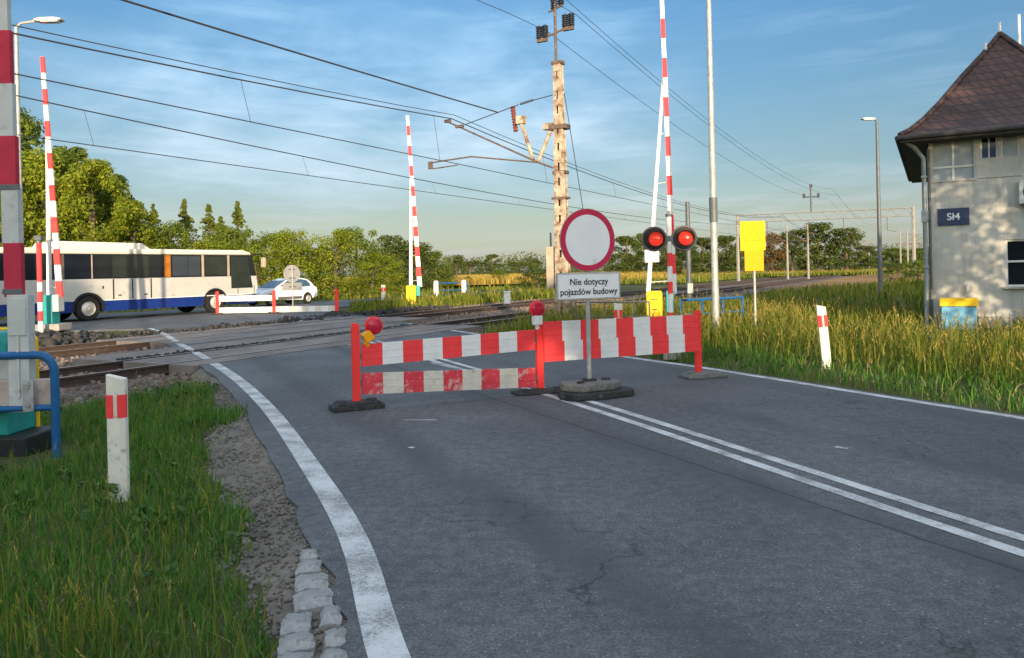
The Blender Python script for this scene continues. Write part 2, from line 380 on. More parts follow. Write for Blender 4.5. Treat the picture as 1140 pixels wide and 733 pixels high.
# ------------------------------------------------------------------ ground, road, tracks
A0, A1 = -21.9, -10.6          # railway corridor, measured along NN
def smooth(x, a, b):
    t = np.clip((x - a) / (b - a), 0, 1); return t * t * (3 - 2 * t)
def gz(x, y):
    x = np.asarray(x, float); y = np.asarray(y, float)
    a = x * NN.x + y * NN.y
    cor = smooth(a, A0 - .8, A0 + .3) * (1 - smooth(a, A1 - .3, A1 + .8))
    bump = .02 * np.sin(x * 1.9 + 1) * np.sin(y * 1.5) + .015 * np.sin(x * 4.3 + y * 3.1)
    d = x * RN.x + y * RN.y                                      # right-hand verge falls, then rises a little
    far = np.hypot(x, y)
    roll = .03 * np.sin(x * .33 + .7) * np.sin(y * .27)
    return -.07 + (bump + roll) * np.clip(1 - far / 80, 0, 1) - .24 * cor
def build_ground():
    def axis(fine0, fine1, st, ends):
        v = list(np.arange(fine0, fine1 + 1e-6, st)); g = st
        lo, hi = fine0, fine1
        while hi < ends:
            g *= 1.35; hi += g; lo -= g; v.append(hi); v.insert(0, lo)
        return np.array(v)
    a = axis(-32, 24, .4, 3200); b = axis(-6, 60, .5, 3200)
    Ag, Bg = np.meshgrid(a, b, indexing='ij')
    X = NN.x * Ag + TT.x * Bg; Y = NN.y * Ag + TT.y * Bg
    Z = gz(X, Y)
    na, nb = len(a), len(b); idx = np.arange(na * nb).reshape(na, nb)
    q = np.stack([idx[:-1, :-1], idx[1:, :-1], idx[1:, 1:], idx[:-1, 1:]], -1).reshape(-1, 4)
    o = np_mesh('ground', np.stack([X, Y, Z], -1), q, [M['ground']])
    o.data.polygons.foreach_set('use_smooth', [True] * len(o.data.polygons)); struct(o)
build_ground()

LINE_L = [(1.6, -2), (.72, 0), (.08, 1.5), (-.52, 3.1), (-1.0, 4.64), (-1.72, 6.4), (-3.0, 9.3), (-4.55, 12.4), (-6.35, 15.6), (-8.6, 19.5), (-10.8, 23.4)]
def catmull(pts, n=6):
    P = [Vector((p[0], p[1], 0)) for p in pts]; out = []
    for i in range(len(P) - 1):
        p0, p1, p2, p3 = P[max(i - 1, 0)], P[i], P[i + 1], P[min(i + 2, len(P) - 1)]
        for k in range(n):
            t = k / n
            out.append(.5 * ((2 * p1) + (p2 - p0) * t + (2 * p0 - 5 * p1 + 4 * p2 - p3) * t * t + (3 * p1 - p0 - 3 * p2 + p3) * t ** 3))
    out.append(P[-1]); return out
LL = catmull(LINE_L)
LINE_R = [(9.55, -1.1), (5.15, 7.7), (3.1, 12.0), (1.96, 14.1), (-1.5, 21.0), (-5.9, 29.8)]
LR = catmull(LINE_R, 5)
def offset(pts, d):
    out = []
    for i, p in enumerate(pts):
        t = (pts[min(i + 1, len(pts) - 1)] - pts[max(i - 1, 0)]).normalized(); out.append(p + Vector((t.y, -t.x, 0)) * d)
    return out
EDGE_L = [p.lerp(q, 0) if p.y > 5 else LL[i] + (p - LL[i]) * (.62 + .38 * max(0, min(1, (p.y - 3.9) / 1.1))) for i, (p, q) in enumerate(zip(offset(LL, -.27), LL))]
for i, p in enumerate(EDGE_L):                       # ragged asphalt edge
    p += Vector((random.uniform(-.04, .04), 0, 0))
EDGE_R = offset(LR, .16)
BD = Vector((.55, .835, 0)).normalized(); BN = Vector((BD.y, -BD.x, 0))     # the road beyond, where the bus drives
K0 = Vector((-16.3, 30.2, 0)); 
left_turn = [(-12.3, 25.4), (-14.6, 25.2), (-17.6, 24.9), (-20.5, 22.8), (-36, .4)]
far_l = [K0 - BN * 7.2 - BD * 40, K0 - BN * 7.2, K0 - BN * 7.2 + BD * 46]
right_turn = [(-7.3, 32.6), (-8.5, 35.6), (-9.0, 38.6), (-8.4, 41.6), (-6.4, 45.2)]
poly = EDGE_L + [Vector((x, y, 0)) for x, y in left_turn] + [far_l[0], far_l[1], far_l[2], K0 + BD * 46, K0 + BD * 30] + [Vector((x, y, 0)) for x, y in right_turn[::-1]] + EDGE_R[::-1]
mb = MB(); n = len(poly)
mb.add([(p.x, p.y, 0) for p in poly] + [(p.x, p.y, -.35) for p in poly], [tuple(range(n))[::-1]] + [(i, (i + 1) % n, n + (i + 1) % n, n + i) for i in range(n)])
import mathutils.geometry as MG
tri = MG.tessellate_polygon([[Vector((p.x, p.y, 0)) for p in poly]])
mb = MB(); mb.add([(p.x, p.y, 0) for p in poly] + [(p.x, p.y, -.35) for p in poly], [t for t in tri] + [(i, (i + 1) % n, n + (i + 1) % n, n + i) for i in range(n)])
road = struct(mb.build('road', M['asphalt']))
bm_fix = road.data
for pz in bm_fix.polygons:
    pass
def strip(mb, pts, w, z=.004, m=0):
    a, b = offset(pts, -w / 2), offset(pts, w / 2)
    for i in range(len(pts) - 1):
        mb.add([(a[i].x, a[i].y, z), (b[i].x, b[i].y, z), (b[i + 1].x, b[i + 1].y, z), (a[i + 1].x, a[i + 1].y, z)], [(0, 1, 2, 3)], m)
mb = MB(); strip(mb, LL, .17)
struct(mb.build('road_edge_marking', M['paint']))
mb = MB(); strip(mb, LR[:-3], .13)
struct(mb.build('road_edge_marking', M['paint']))
c0 = Vector((2.82, 4.25, 0)); c1 = Vector((.92, 9.0, 0)); dirc = Vector((-.42, .907, 0)).normalized()
cl = catmull([(5.35, -1.6), (2.84, 4.25), (.94, 8.95), (-1.35, 14.0), (-4.2, 20.2)], 8)
mb = MB(); strip(mb, offset(cl, -.115), .105); strip(mb, offset(cl, .115), .105)
c2 = catmull([(-7.2, 26.6), (-9.6, 31.8)], 4); strip(mb, offset(c2, 0), .12)
struct(mb.build('centre_line_marking', M['paint']))
mb = MB()                                          # stray paint: a survey tick, spots, stop line before the rails
for (x0, y0, x1, y1, w) in ((449, 468, 486, 468, .035), (455, 498.5, 461, 499, .05), (930, 498, 944, 500, .05)):
    strip(mb, [ground(x0, y0), ground(x1, y1)], w)
strip(mb, [ground(352, 378.5), ground(392, 384)], .22); strip(mb, [ground(480, 404), ground(528, 416)], .05)
struct(mb.build('road_paint_tick', M['paint']))

ext_l = [p for p in LL if p.y > 14.9] + [Vector((-12.0, 25.2, 0))]
mb = MB(); strip(mb, [p for p in ext_l if p.y > 19.0][:9], .15, .0165); strip(mb, [p for p in ext_l if p.y < 18.6], .16, .0165)
struct(mb.build('road_edge_marking', M['paint']))
# gravel shoulders
def sheet(name, left, right, m, z, wild):
    # runs from the road edge down to the grassy ground on its wild side
    mb = MB(); n = 6; rows = []
    for (l, r) in zip(left, right):
        row = []
        for k in range(n + 1):
            f = k / n; x, y = l[0] + (r[0] - l[0]) * f, l[1] + (r[1] - l[1]) * f; g = float(gz(x, y)); w_ = (1 - f) if wild == 'l' else f
            row.append((x, y, z * (1 - w_) + (g - .03) * w_ + random.uniform(-.002, .002)))
        rows.append(row)
    vs = [p for r_ in rows for p in r_]; fs = [(i * (n + 1) + k, i * (n + 1) + k + 1, (i + 1) * (n + 1) + k + 1, (i + 1) * (n + 1) + k) for i in range(len(rows) - 1) for k in range(n)]
    mb.add(vs, fs); return struct(mb.build(name, m, smooth=True))
sh_l = [EDGE_L[i] + Vector((-((.62 if p.y < 9 else .45) + .10 * math.sin(i * .9) + .08 * math.sin(i * 2.3) + .25 * math.exp(-((p.y - 7.4) / 1.0) ** 2)), 0, 0)) for i, p in enumerate(EDGE_L)]
o = sheet('verge_shoulder', [p.to_tuple() for p in sh_l], [(p + Vector((.05, 0, 0))).to_tuple() for p in EDGE_L], M['soil'], -.016, 'l')
sh_r = [p + RN * (.42 + .1 * math.sin(i * 1.3)) for i, p in enumerate(EDGE_R)]
sheet('verge_shoulder', [(p - RN * .05).to_tuple() for p in EDGE_R], [p.to_tuple() for p in sh_r], M['soil'], -.02, 'r')

# ballast bed with ragged shoulders
def ballast():
    a = np.linspace(A0 - .3, A1 + .3, 34); b = np.concatenate([np.arange(-30, 60, .45), np.arange(60, 420, 4)])
    A, B = np.meshgrid(a, b, indexing='ij'); X = NN.x * A + TT.x * B; Y = NN.y * A + TT.y * B
    edge = np.minimum(A - a[0], a[-1] - A); Z = -.34 + .165 * np.clip(edge / .9, 0, 1) + .03 * (rng.random(A.shape) - .5)
    Z += .05 * np.sin(A * 2.1) * np.sin(B * .7)
    idx = np.arange(A.size).reshape(A.shape); q = np.stack([idx[:-1, :-1], idx[1:, :-1], idx[1:, 1:], idx[:-1, 1:]], -1).reshape(-1, 4)
    struct(np_mesh('ballast_bed', np.stack([X, Y, Z], -1), q, [M['ballast']]))
ballast()
RA = (-12.68, -14.12); RB = (-17.70, -19.14)
rail_prof = [(-.075, -.172), (.075, -.172), (.075, -.160), (.012, -.140), (.012, -.045), (.036, -.035), (.036, 0), (-.036, 0), (-.036, -.035), (-.012, -.045), (-.012, -.140), (-.075, -.160)]
def track(rails, near, far, s_left, s_right, label):
    c = (rails[0] + rails[1]) / 2
    t = thing('railway_track', label, 'railway track', rail(c, 12, 0), 0, 'railway tracks at the level crossing'); t0 = rail(c, 12, 0)
    for a in rails:
        mb = MB()
        fn = lambda x, z, d: rail(a + x, d, z + .022) - t0
        mb.prism(rail_prof, fn, -60, 420, 0)
        mb.prism([(-.030, .0221), (.030, .0221), (.030, .0235), (-.030, .0235)], lambda x, z, d: rail(a + x, d, z) - t0, -60, 420, 1)
        mb.build('rail', [M['rail_side'], M['rail_top']], t)
    ss = list(np.arange(s_left - 16, s_left - .4, .62)) + list(np.arange(s_right + .5, s_right + 36, .62))
    base = None
    for s_ in ss[:98]:
        if base is None:
            mb = MB().box((0, 0, 0), (2.6, .24, .15)); base = mb.build('sleeper', M['sleeper'], t, bevel=.012); o = base
        else:
            o = base.copy(); COL.objects.link(o); o.parent = t
        o.location = rail(c + random.uniform(-.03, .03), s_, -.232 + random.uniform(-.01, .01)) - t0; o.rotation_euler = (0, 0, math.atan2(NN.y, NN.x) + random.uniform(-.01, .01))
    # the deck that carries the road across this track
    mb = MB()
    def slab(a0, a1):
        mb.add([rail(a0, s_left, .012), rail(a1, s_left, .012), rail(a1, s_right, .012), rail(a0, s_right, .012), rail(a0, s_left, -.2), rail(a1, s_left, -.2), rail(a1, s_right, -.2), rail(a0, s_right, -.2)],
               [(0, 1, 2, 3), (0, 4, 5, 1), (1, 5, 6, 2), (2, 6, 7, 3), (3, 7, 4, 0)])
    r0, r1 = max(rails), min(rails)
    slab(r1 + .12, r0 - .12); slab(r0 + .05, r0 + near); slab(r1 - far, r1 - .05)
    # dark flangeways
    for a0, a1 in ((r1 + .03, r1 + .12), (r0 - .12, r0 - .03)):
        mb.add([rail(a0, s_left, .006), rail(a1, s_left, .006), rail(a1, s_right, .006), rail(a0, s_right, .006)], [(0, 1, 2, 3)], 1)
    struct(mb.build('crossing_deck', [M['deck'], M['black']]))
track(RA, .75, 1.55, 9.4, 19.6, 'rusty railway track nearest the red and white boards')
track(RB, 1.6, .75, 12.6, 22.8, 'rusty railway track farther from the camera, nearer the bus')

# ------------------------------------------------------------------ loose stones
def stones(name, pts, sizes, m, zc=None, mats=None):
    N = len(pts); base = np.array([[x, y, z] for z in (-1, 1) for x, y in ((-1, -1), (1, -1), (1, 1), (-1, 1))], float)
    v = base[None] * (1 + rng.normal(0, .28, (N, 8, 3))) * np.asarray(sizes)[:, None, None] * rng.uniform(.6, 1.2, (N, 1, 3)) * .5
    th = rng.uniform(0, 6.28, N); c, s = np.cos(th), np.sin(th)
    x = v[..., 0] * c[:, None] - v[..., 1] * s[:, None]; y = v[..., 0] * s[:, None] + v[..., 1] * c[:, None]
    ph = rng.uniform(-.5, .5, N); c, s = np.cos(ph), np.sin(ph); z = v[..., 2] * c[:, None] - x * s[:, None]; x = x * c[:, None] + v[..., 2] * s[:, None]
    v = np.stack([x, y, z], -1) + np.asarray(pts)[:, None]
    f = np.array([(3, 2, 1, 0), (4, 5, 6, 7), (0, 1, 5, 4), (1, 2, 6, 5), (2, 3, 7, 6), (3, 0, 4, 7)])
    q = (f[None] + (np.arange(N) * 8)[:, None, None]).reshape(-1, 4)
    o = np_mesh(name, v, q, [m]); o['kind'] = 'stuff'; return o
def inpoly(x, y, P):
    P = np.asarray(P); ins = np.zeros(len(x), bool); j = len(P) - 1
    for i in range(len(P)):
        xi, yi, xj, yj = P[i][0], P[i][1], P[j][0], P[j][1]
        cnd = ((yi > y) != (yj > y)) & (x < (xj - xi) * (y - yi) / (yj - yi + 1e-12) + xi); ins ^= cnd; j = i
    return ins
ROADP = [(p.x, p.y) for p in poly]
def cloud(N, a0, a1, s0, s1):
    A = rng.uniform(a0, a1, N); S = rng.uniform(s0, s1, N)
    return NN.x * A + TT.x * S, NN.y * A + TT.y * S
x, y = cloud(26000, A0 - .2, A1 + .2, -8, 42); k = ~inpoly(x, y, ROADP) & (y > 8); x, y = x[k], y[k]
tag(stones('ballast_stones', np.stack([x, y, -.17 + rng.uniform(-.02, .03, len(x))], -1), rng.uniform(.04, .10, len(x)), M['stone']), 'loose rusty brown ballast stones between the rails', 'ballast')
# broken asphalt heaps beside the crossing
P = []; S = []
for i in range(7000):
    a = -22.5 + random.gauss(0, .75); s_ = random.uniform(4.0, 13.9); h = .55 * math.exp(-((a + 22.5) / .95) ** 2) * (.5 + .5 * math.sin(s_ * 1.9 + 1)) * (1 if s_ < 11.5 else max(0, (13.8 - s_) / 2.3))
    p = rail(a, s_); P.append((p.x, p.y, -.1 + random.random() * (h + .04))); S.append(random.uniform(.03, .10) if random.random() < .8 else random.uniform(.10, .26))
for i in range(900):
    s_ = random.uniform(13.0, 21.5); a = -20.4 + random.gauss(0, .16 + .22 * abs(math.sin(s_ * 1.7))); p = rail(a, s_); P.append((p.x, p.y, .01 + random.random() * .06 * abs(math.sin(s_ * 2.9 + 1)))); S.append(random.uniform(.015, .045) if random.random() < .9 else random.uniform(.06, .14))
for i in range(500):
    s_ = random.uniform(9.5, 19.5); a = -14.05 + random.gauss(0, .07) - .25; p = rail(a, s_); P.append((p.x, p.y, .015)); S.append(random.uniform(.02, .07))
for i in range(700):
    s_ = random.uniform(22.5, 31); a = -21.3 + random.gauss(0, .5); p = rail(a, s_); P.append((p.x, p.y, -.10 + random.random() * .13)); S.append(random.uniform(.03, .09) if random.random() < .85 else random.uniform(.1, .2))
tag(stones('asphalt_rubble', np.array(P), np.array(S), M['rubble']), 'dark broken asphalt rubble heaped along the rails', 'rubble')
# pebbles on the shoulder
P = []
for i in range(5200):
    j = random.randrange(6, len(EDGE_L) - 20); f = random.random(); p = EDGE_L[j].lerp(EDGE_L[j + 1], random.random()); q = sh_l[j]
    p = p.lerp(Vector((q.x - .2, p.y, 0)), f); P.append((p.x, p.y, -.016 * (1 - f) + (float(gz(p.x, p.y)) - .03) * f))
tag(stones('shoulder_gravel', np.array(P), rng.uniform(.006, .022, len(P)), M['pebble']), 'loose grey gravel on the earth shoulder beside the white line', 'gravel')

# granite setts in the foreground
setts = [(340, 494, 40, 22), (342, 521, 58, 30), (346, 557, 80, 38), (350, 597, 96, 48), (312, 652, 72, 48), (392, 635, 50, 46), (311, 697, 88, 42), (399, 686, 54, 46), (304, 741, 90, 40), (397, 734, 64, 42)]
slabel = ['smallest granite sett at the tip of the row by the road edge', 'small granite sett second from the tip of the row', 'flat granite sett third from the tip of the row', 'widest single granite sett just before the row splits in two',
          'left granite sett of the first pair after the row splits', 'right granite sett of the first pair, next to the road edge', 'left granite sett of the second pair from the split', 'right granite sett of the second pair, beside the asphalt',
          'left granite sett cut by the bottom edge of the photo', 'right granite sett cut by the bottom edge of the photo']
for (zx, zy, w, h), lb in zip(setts, slabel):
    px, py = 180 + zx / 2.077, 380 + zy / 2.077
    c = ground(px, py); e0 = ground(px - w / 4.3, py); e1 = ground(px + w / 4.3, py); f0 = ground(px, py + h / 4.3); f1 = ground(px, py - h / 4.3)
    W = (e1 - e0).length; H = (f1 - f0).length
    mb = MB(); n_ = 5; vs = []
    for i in range(n_ + 1):
        for j in range(n_ + 1):
            X = (i / n_ - .5) * W * .93; Y = (j / n_ - .5) * H * .90
            ed = i in (0, n_) or j in (0, n_)
            cr = (i in (0, n_)) and (j in (0, n_))
            k_ = .95 if cr else 1
            vs.append((X * k_ + random.uniform(-.008, .008), Y * k_ + random.uniform(-.008, .008), (-.008 if ed else .012) + random.uniform(-.004, .004) - (.006 if cr else 0)))
    fs = [(i * (n_ + 1) + j, (i + 1) * (n_ + 1) + j, (i + 1) * (n_ + 1) + j + 1, i * (n_ + 1) + j + 1) for i in range(n_) for j in range(n_)]
    per = [i * (n_ + 1) for i in range(n_ + 1)] + [n_ * (n_ + 1) + j for j in range(1, n_ + 1)] + [i * (n_ + 1) + n_ for i in range(n_ - 1, -1, -1)] + [j for j in range(n_ - 1, 0, -1)]
    k = len(vs); vs += [(vs[i][0] * 1.03, vs[i][1] * 1.03, -.09) for i in per]
    for i in range(len(per)): fs.append((per[i], k + i, k + (i + 1) % len(per), per[(i + 1) % len(per)]))
    mb.add(vs, fs); o = mb.build('granite_sett', M['granite'], smooth=True); o.location = (c.x, c.y, .010); o.rotation_euler = (0, 0, R(12) + random.uniform(-.08, .08))
    tag(o, lb, 'paving stone', 'granite setts beside the road edge')

# ------------------------------------------------------------------ grass
def blades(P, h, w, lean=.35, seed_frac=0.0, seed_len=.12):
    """P (N,3); returns verts, tris, material index"""
    N = len(P); th = rng.uniform(0, 6.283, N); ld = rng.uniform(0, 6.283, N)
    side = np.stack([np.cos(th), np.sin(th), np.zeros(N)], -1) * (w[:, None] / 2)
    ln = np.stack([np.cos(ld), np.sin(ld), np.zeros(N)], -1) * (h * rng.uniform(.1, 1, N) * lean)[:, None]
    up = np.zeros((N, 3)); up[:, 2] = h
    mid = P + ln * .3 + up * .58; tip = P + ln + up * rng.uniform(.86, 1, N)[:, None]
    v = np.stack([P - side, P + side, mid - side * .8, mid + side * .8, tip], 1)
    f = np.array([(0, 1, 3), (0, 3, 2), (2, 3, 4)]); t = (f[None] + (np.arange(N) * 5)[:, None, None]).reshape(-1, 3)
    V = v.reshape(-1, 3); mi = np.zeros(len(t), int)
    ns = int(N * seed_frac)
    if ns:
        k = rng.choice(N, ns, replace=False); b = tip[k]; d = (tip[k] - mid[k]); d /= np.linalg.norm(d, axis=1)[:, None]
        sl = seed_len * rng.uniform(.6, 1.3, ns)
        for q in range(7):
            a = rng.uniform(0, 6.28, ns); sd = np.stack([np.cos(a), np.sin(a), np.zeros(ns)], -1)
            c0 = b + d * (sl * (q / 6 - .45))[:, None]; L_ = (sl * rng.uniform(.24, .42, ns))[:, None]; o_ = sd * (sl * .13 * (1.1 - q / 7))[:, None]
            p = np.stack([-sd[:, 1], sd[:, 0], np.zeros(ns)], -1) * (sl * .055)[:, None]
            v2 = np.stack([c0, c0 + o_ + d * L_ * .5 - p, c0 + o_ + d * L_ * .5 + p, c0 + o_ * 1.3 + d * L_], 1); o0 = len(V)
            f2 = np.array([(0, 2, 1), (1, 2, 3)]); t2 = (f2[None] + (np.arange(ns) * 4)[:, None, None]).reshape(-1, 3) + o0
            V = np.concatenate([V, v2.reshape(-1, 3)]); t = np.concatenate([t, t2]); mi = np.concatenate([mi, np.ones(len(t2), int)])
    return V, t, mi
LATER = []
def vnoise(x, y, sc_, sd=0):
    return (np.sin(x * sc_ + sd) * np.sin(y * sc_ * 1.13 + 2 * sd) + .6 * np.sin(x * sc_ * 2.3 + y * sc_ * 1.7 + sd) * np.sin(y * sc_ * 2.9 - x * sc_ + sd)) / 1.6
def grass(name, polygon, N, h0, h1, w, m, label, seed=.0, seed_len=.12, keep=None, clump=.5, lean=.4, near=None, zoff=0, patch=0.0):
    P = np.asarray(polygon); lo, hi = P.min(0), P.max(0)
    x = rng.uniform(lo[0], hi[0], N); y = rng.uniform(lo[1], hi[1], N)
    k = inpoly(x, y, P) & ~inpoly(x, y, ROADP)
    if keep is not None: k &= keep(x, y)
    if near is not None: k &= rng.random(N) < np.clip((near / np.maximum(np.hypot(x, y), .1)) ** 1.5, 0, 1)
    if patch: k &= vnoise(x, y, 1.1, 5) > -patch
    x, y = x[k], y[k]; nz = vnoise(x, y, .9, 1.3) * .5 + .5
    h = (h0 + (h1 - h0) * rng.random(len(x)) ** 1.6) * (1 - clump * .5 + clump * nz)
    far = np.hypot(x, y); ww = w * (1 + far / 14) * rng.uniform(.6, 1.3, len(x))
    V, t, mi = blades(np.stack([x, y, gz(x, y) - .01 + zoff], -1), h, ww, lean, seed, seed_len)
    o = np_mesh(name, V, t, list(m), mi); tag(o, label, 'grass', kind='stuff'); return o

gl = np.array([(p.x, p.y) for p in sh_l])
glp = [(q[0] + .20, q[1]) for q in gl if 1.0 < q[1] < 15.5]
left_poly = [(-2.9, 2.0), (-1.0, 2.0)] + [q for q in glp if q[1] > 2.0] + [(-6.9, 14.2), (-9.6, 12.5), (-8.2, 9.5)]
offtrack = lambda x, y: (x * NN.x + y * NN.y) > -11.7
bare = lambda x, y: offtrack(x, y) & ~((np.hypot((x + 4.9), (y - 7.2)) < .7) & (rng.random(len(x)) < .95))
grass('verge_grass', left_poly, 170000, .05, .21, .006, (L['grass'], L['tallgrass']), 'dense green grass on the left verge around the white post', .012, .09, bare, .8, .6, 6.5)
grass('tall_grass', left_poly, 5000, .2, .46, .0045, (L['tallgrass'], L['seed']), 'taller thin grass stalks rising from the left verge', .10, .06, bare, .5, .4, 6.0)
grass('dry_grass', left_poly, 26000, .03, .12, .006, (L['straw'], L['seed']), 'dry straw coloured thatch low in the left verge', .0, .1, bare, .5, 1.6, 6.5)
def broadleaf(label, P_, n_, keep):
    P_ = np.array(P_); lo, hi = P_.min(0), P_.max(0); x = rng.uniform(lo[0], hi[0], n_); y = rng.uniform(lo[1], hi[1], n_); k = inpoly(x, y, P_) & keep(x, y) & ~inpoly(x, y, ROADP) & (vnoise(x, y, 1.7, 3) > -.1); x, y = x[k], y[k]
    v, q = leaf_cloud(np.stack([x, y, gz(x, y) + rng.uniform(.03, .13, len(x)), rng.uniform(.04, .11, len(x))], -1), 16, .062)
    tag(np_mesh('broadleaf_weeds', v, q, [L['herb']]), label, 'weeds', kind='stuff')
LATER.append(lambda: broadleaf('low broad leaved weeds among the left verge grass', left_poly, 900, bare))
LATER.append(lambda: broadleaf('low broad leaved weeds at the foot of the right verge grass', band(.4, 2.2), 1500, off_build))
# yellow weeds among it
pw = []
for (px, py) in ((92, 668), (110, 690), (125, 680), (60, 650), (20, 690), (150, 640), (96, 655), (86, 690), (30, 640)):
    g = ground(px, py + 40); 
    for i in range(16): pw.append((g.x + random.gauss(0, .045), g.y + random.gauss(0, .045), -.05))
pw = np.array(pw); V, t, mi = blades(pw, rng.uniform(.16, .32, len(pw)), np.full(len(pw), .004), .4, .35, .06)
tag(np_mesh('flowering_weeds', V, t, [L['tallgrass'], L['weed']], mi), 'yellow flowering weeds in the left foreground grass', 'weeds', kind='stuff')
# tuft in the bare earth, thin fringe along the shoulder
grass('grass_tuft', [(-4.0, 8.5), (-3.2, 8.6), (-3.1, 9.3), (-3.9, 9.5)], 900, .06, .2, .008, (L['grass'], L['seed']), 'small green tuft on the bare earth beside the road', keep=None, clump=.3)
fr = [(q[0] + .5, q[1]) for q in gl if 1.0 < q[1] < 13]
grass('verge_fringe', [(q[0] - .3, q[1]) for q in gl if 1.0 < q[1] < 13] + fr[::-1], 9000, .03, .13, .005, (L['tallgrass'], L['seed']), 'thin short grass creeping onto the earth shoulder', patch=-.05, lean=.9, clump=.8)
# right verge: green foot, tall golden grass behind
bld0 = Vector((10.7, 19.5, 0))
def off_build(x, y):
    a = (x - bld0.x) * NN.x + (y - bld0.y) * NN.y; b = (x - bld0.x) * TT.x + (y - bld0.y) * TT.y
    thin = (a > -.3) & (a < 1.6) & (b > -4.5) & (b <= 0) & (rng.random(len(np.atleast_1d(x))) < .86)
    return ~thin & ~((a > -.05) & (a < 4.2) & (b > -.05) & (b < 11)) & ((x * NN.x + y * NN.y) > -10.4)
def band(d0, d1):
    return [tuple((p + RN * d0).to_2d()) for p in EDGE_R] + [tuple((p + RN * d1).to_2d()) for p in EDGE_R[::-1]]
inview = lambda x, y: (x / np.maximum(y, .1) < .80) & (y > 2)
grass('verge_grass', band(.28, 2.9), 100000, .07, .32, .008, (L['grass'], L['tallgrass']), 'green grass along the right edge of the road', .01, .08, lambda x, y: off_build(x, y) & inview(x, y), .6, .5)
grass('tall_grass', band(1.75, 5.5), 66000, .28, .84, .0075, (L['tallgrass'], L['seed']), 'tall golden grass with seed heads on the right verge before the building', .34, .12, lambda x, y: off_build(x, y) & inview(x, y) & (rng.random(len(x)) < np.where(((x - 11.3) ** 2 + (y - 18.3) ** 2) < 2.2, .15, 1)), .95, .5)
grass('dry_grass', band(.3, 5), 20000, .05, .3, .008, (L['straw'], L['seed']), 'dry straw stalks mixed into the right verge', .05, .1, lambda x, y: off_build(x, y) & inview(x, y), .5, 1.0, patch=.0)
grass('tall_grass', band(5.5, 13), 45000, .25, .62, .012, (L['tallgrass'], L['seed']), 'long grass in the shade left of the white signal building', .14, .14, lambda x, y: off_build(x, y) & inview(x, y), .5, .35)
# beyond: meadow by the tracks and the traffic island
meadow = [(4, 22), (30, 22), (75, 70), (62, 90), (16, 47)]
grass('meadow_grass', meadow, 42000, .25, .6, .022, (L['tallgrass'], L['seed']), 'meadow grass between the tracks and the far lamp post', .14, .2, off_build, .6, .35)
island = [(-6.0, 31.0), (-7.6, 35.5), (-8.2, 39), (-7.6, 42), (-4, 47), (3, 58.5), (12, 58), (8, 51), (-1.2, 32.8)]
grass('island_grass', island, 30000, .18, .62, .022, (L['tallgrass'], L['seed']), 'yellow green grass on the verge around the far barrier', .10, .18, lambda x, y: (x * NN.x + y * NN.y) < -22.0, .8, .35)
far_verge = [(-46, 12), (-24.0, 33.0), (0, 70), (28, 112), (20, 114), (-8, 72), (-32, 38), (-52, 14)]
grass('roadside_grass', far_verge, 26000, .2, .6, .03, (L['tallgrass'], L['seed']), 'rough yellow grass at the foot of the bushes', .08, .2, None, .6, .35)
crossgrass = [tuple(rail(a, s).to_2d()) for a, s in ((-20.2, 5), (-16, 4), (-16, 12), (-20.2, 13))]
grass('track_weeds', crossgrass, 500, .08, .3, .014, (L['tallgrass'], L['seed']), 'weeds growing through the ballast beside the deck', patch=0.0)
nearbar = [(-1.3, 20.9), (1.8, 15.0), (7, 17), (9.5, 26), (5, 27)]
grass('tall_grass', nearbar, 14000, .3, .8, .014, (L['tallgrass'], L['seed']), 'grass behind the right-hand boards around the signal mast', .15, .14, lambda x, y: (x * NN.x + y * NN.y) > -10.6, .6, .35)

# fields beyond
def flat(name, pts, z, m):
    return struct(MB().add([(p[0], p[1], z) for p in pts], [tuple(range(len(pts)))]).build(name, m))
flat('grain_field', [(-55, 112), (-6, 84), (20, 96), (64, 330), (-150, 330)], .25, M['wheat'])
flat('meadow_field', [(32, 118), (90, 118), (120, 150), (60, 190), (34, 160)], .02, M['meadow'])
flat('trackside_earth', [tuple(rail(a, s).to_2d()) for a, s in ((-10, 50), (-4, 50), (4, 70), (2, 190), (-10, 190))], -.02, M['trackearth'])
flat('meadow_field', [tuple(rail(a, s).to_2d()) for a, s in ((-44, 80), (-23, 80), (-23, 190), (-70, 190))], .0, M['meadow'])

def crop(name, N, pts, h0, h1, w, m, label, z0):
    P = np.array(pts); lo, hi = P.min(0), P.max(0); x = rng.uniform(lo[0], hi[0], N); y = lo[1] + (hi[1] - lo[1]) * rng.random(N) ** 1.8
    k = inpoly(x, y, P); x, y = x[k], y[k]; h = rng.uniform(h0, h1, len(x)); V, t, mi = blades(np.stack([x, y, np.full(len(x), z0)], -1), h, w * (.5 + y / 110) * rng.uniform(.6, 1.3, len(x)), .3, .25, .3)
    tag(np_mesh(name, V, t, list(m), mi), label, 'crop' if 'crop' in name else 'grass', kind='stuff')
crop('grain_crop', 60000, [(-50, 112), (-6, 86), (19, 98), (55, 240), (-110, 240)], .7, 1.0, .10, (L['crop'], L['seed']), 'ripening golden grain crop beyond the tracks', .2)
crop('meadow_grass', 22000, [(32, 116), (90, 116), (118, 150), (60, 190), (34, 160)], .35, .7, .10, (L['tallgrass'], L['seed']), 'sunlit meadow in front of the dark grove', 0)
crop('meadow_grass', 22000, [tuple(rail(a, s).to_2d()) for a, s in ((-44, 78), (-23, 78), (-23, 190), (-70, 190))], .35, .7, .10, (L['tallgrass'], L['seed']), 'yellow green meadow on the far side of the tracks', 0)
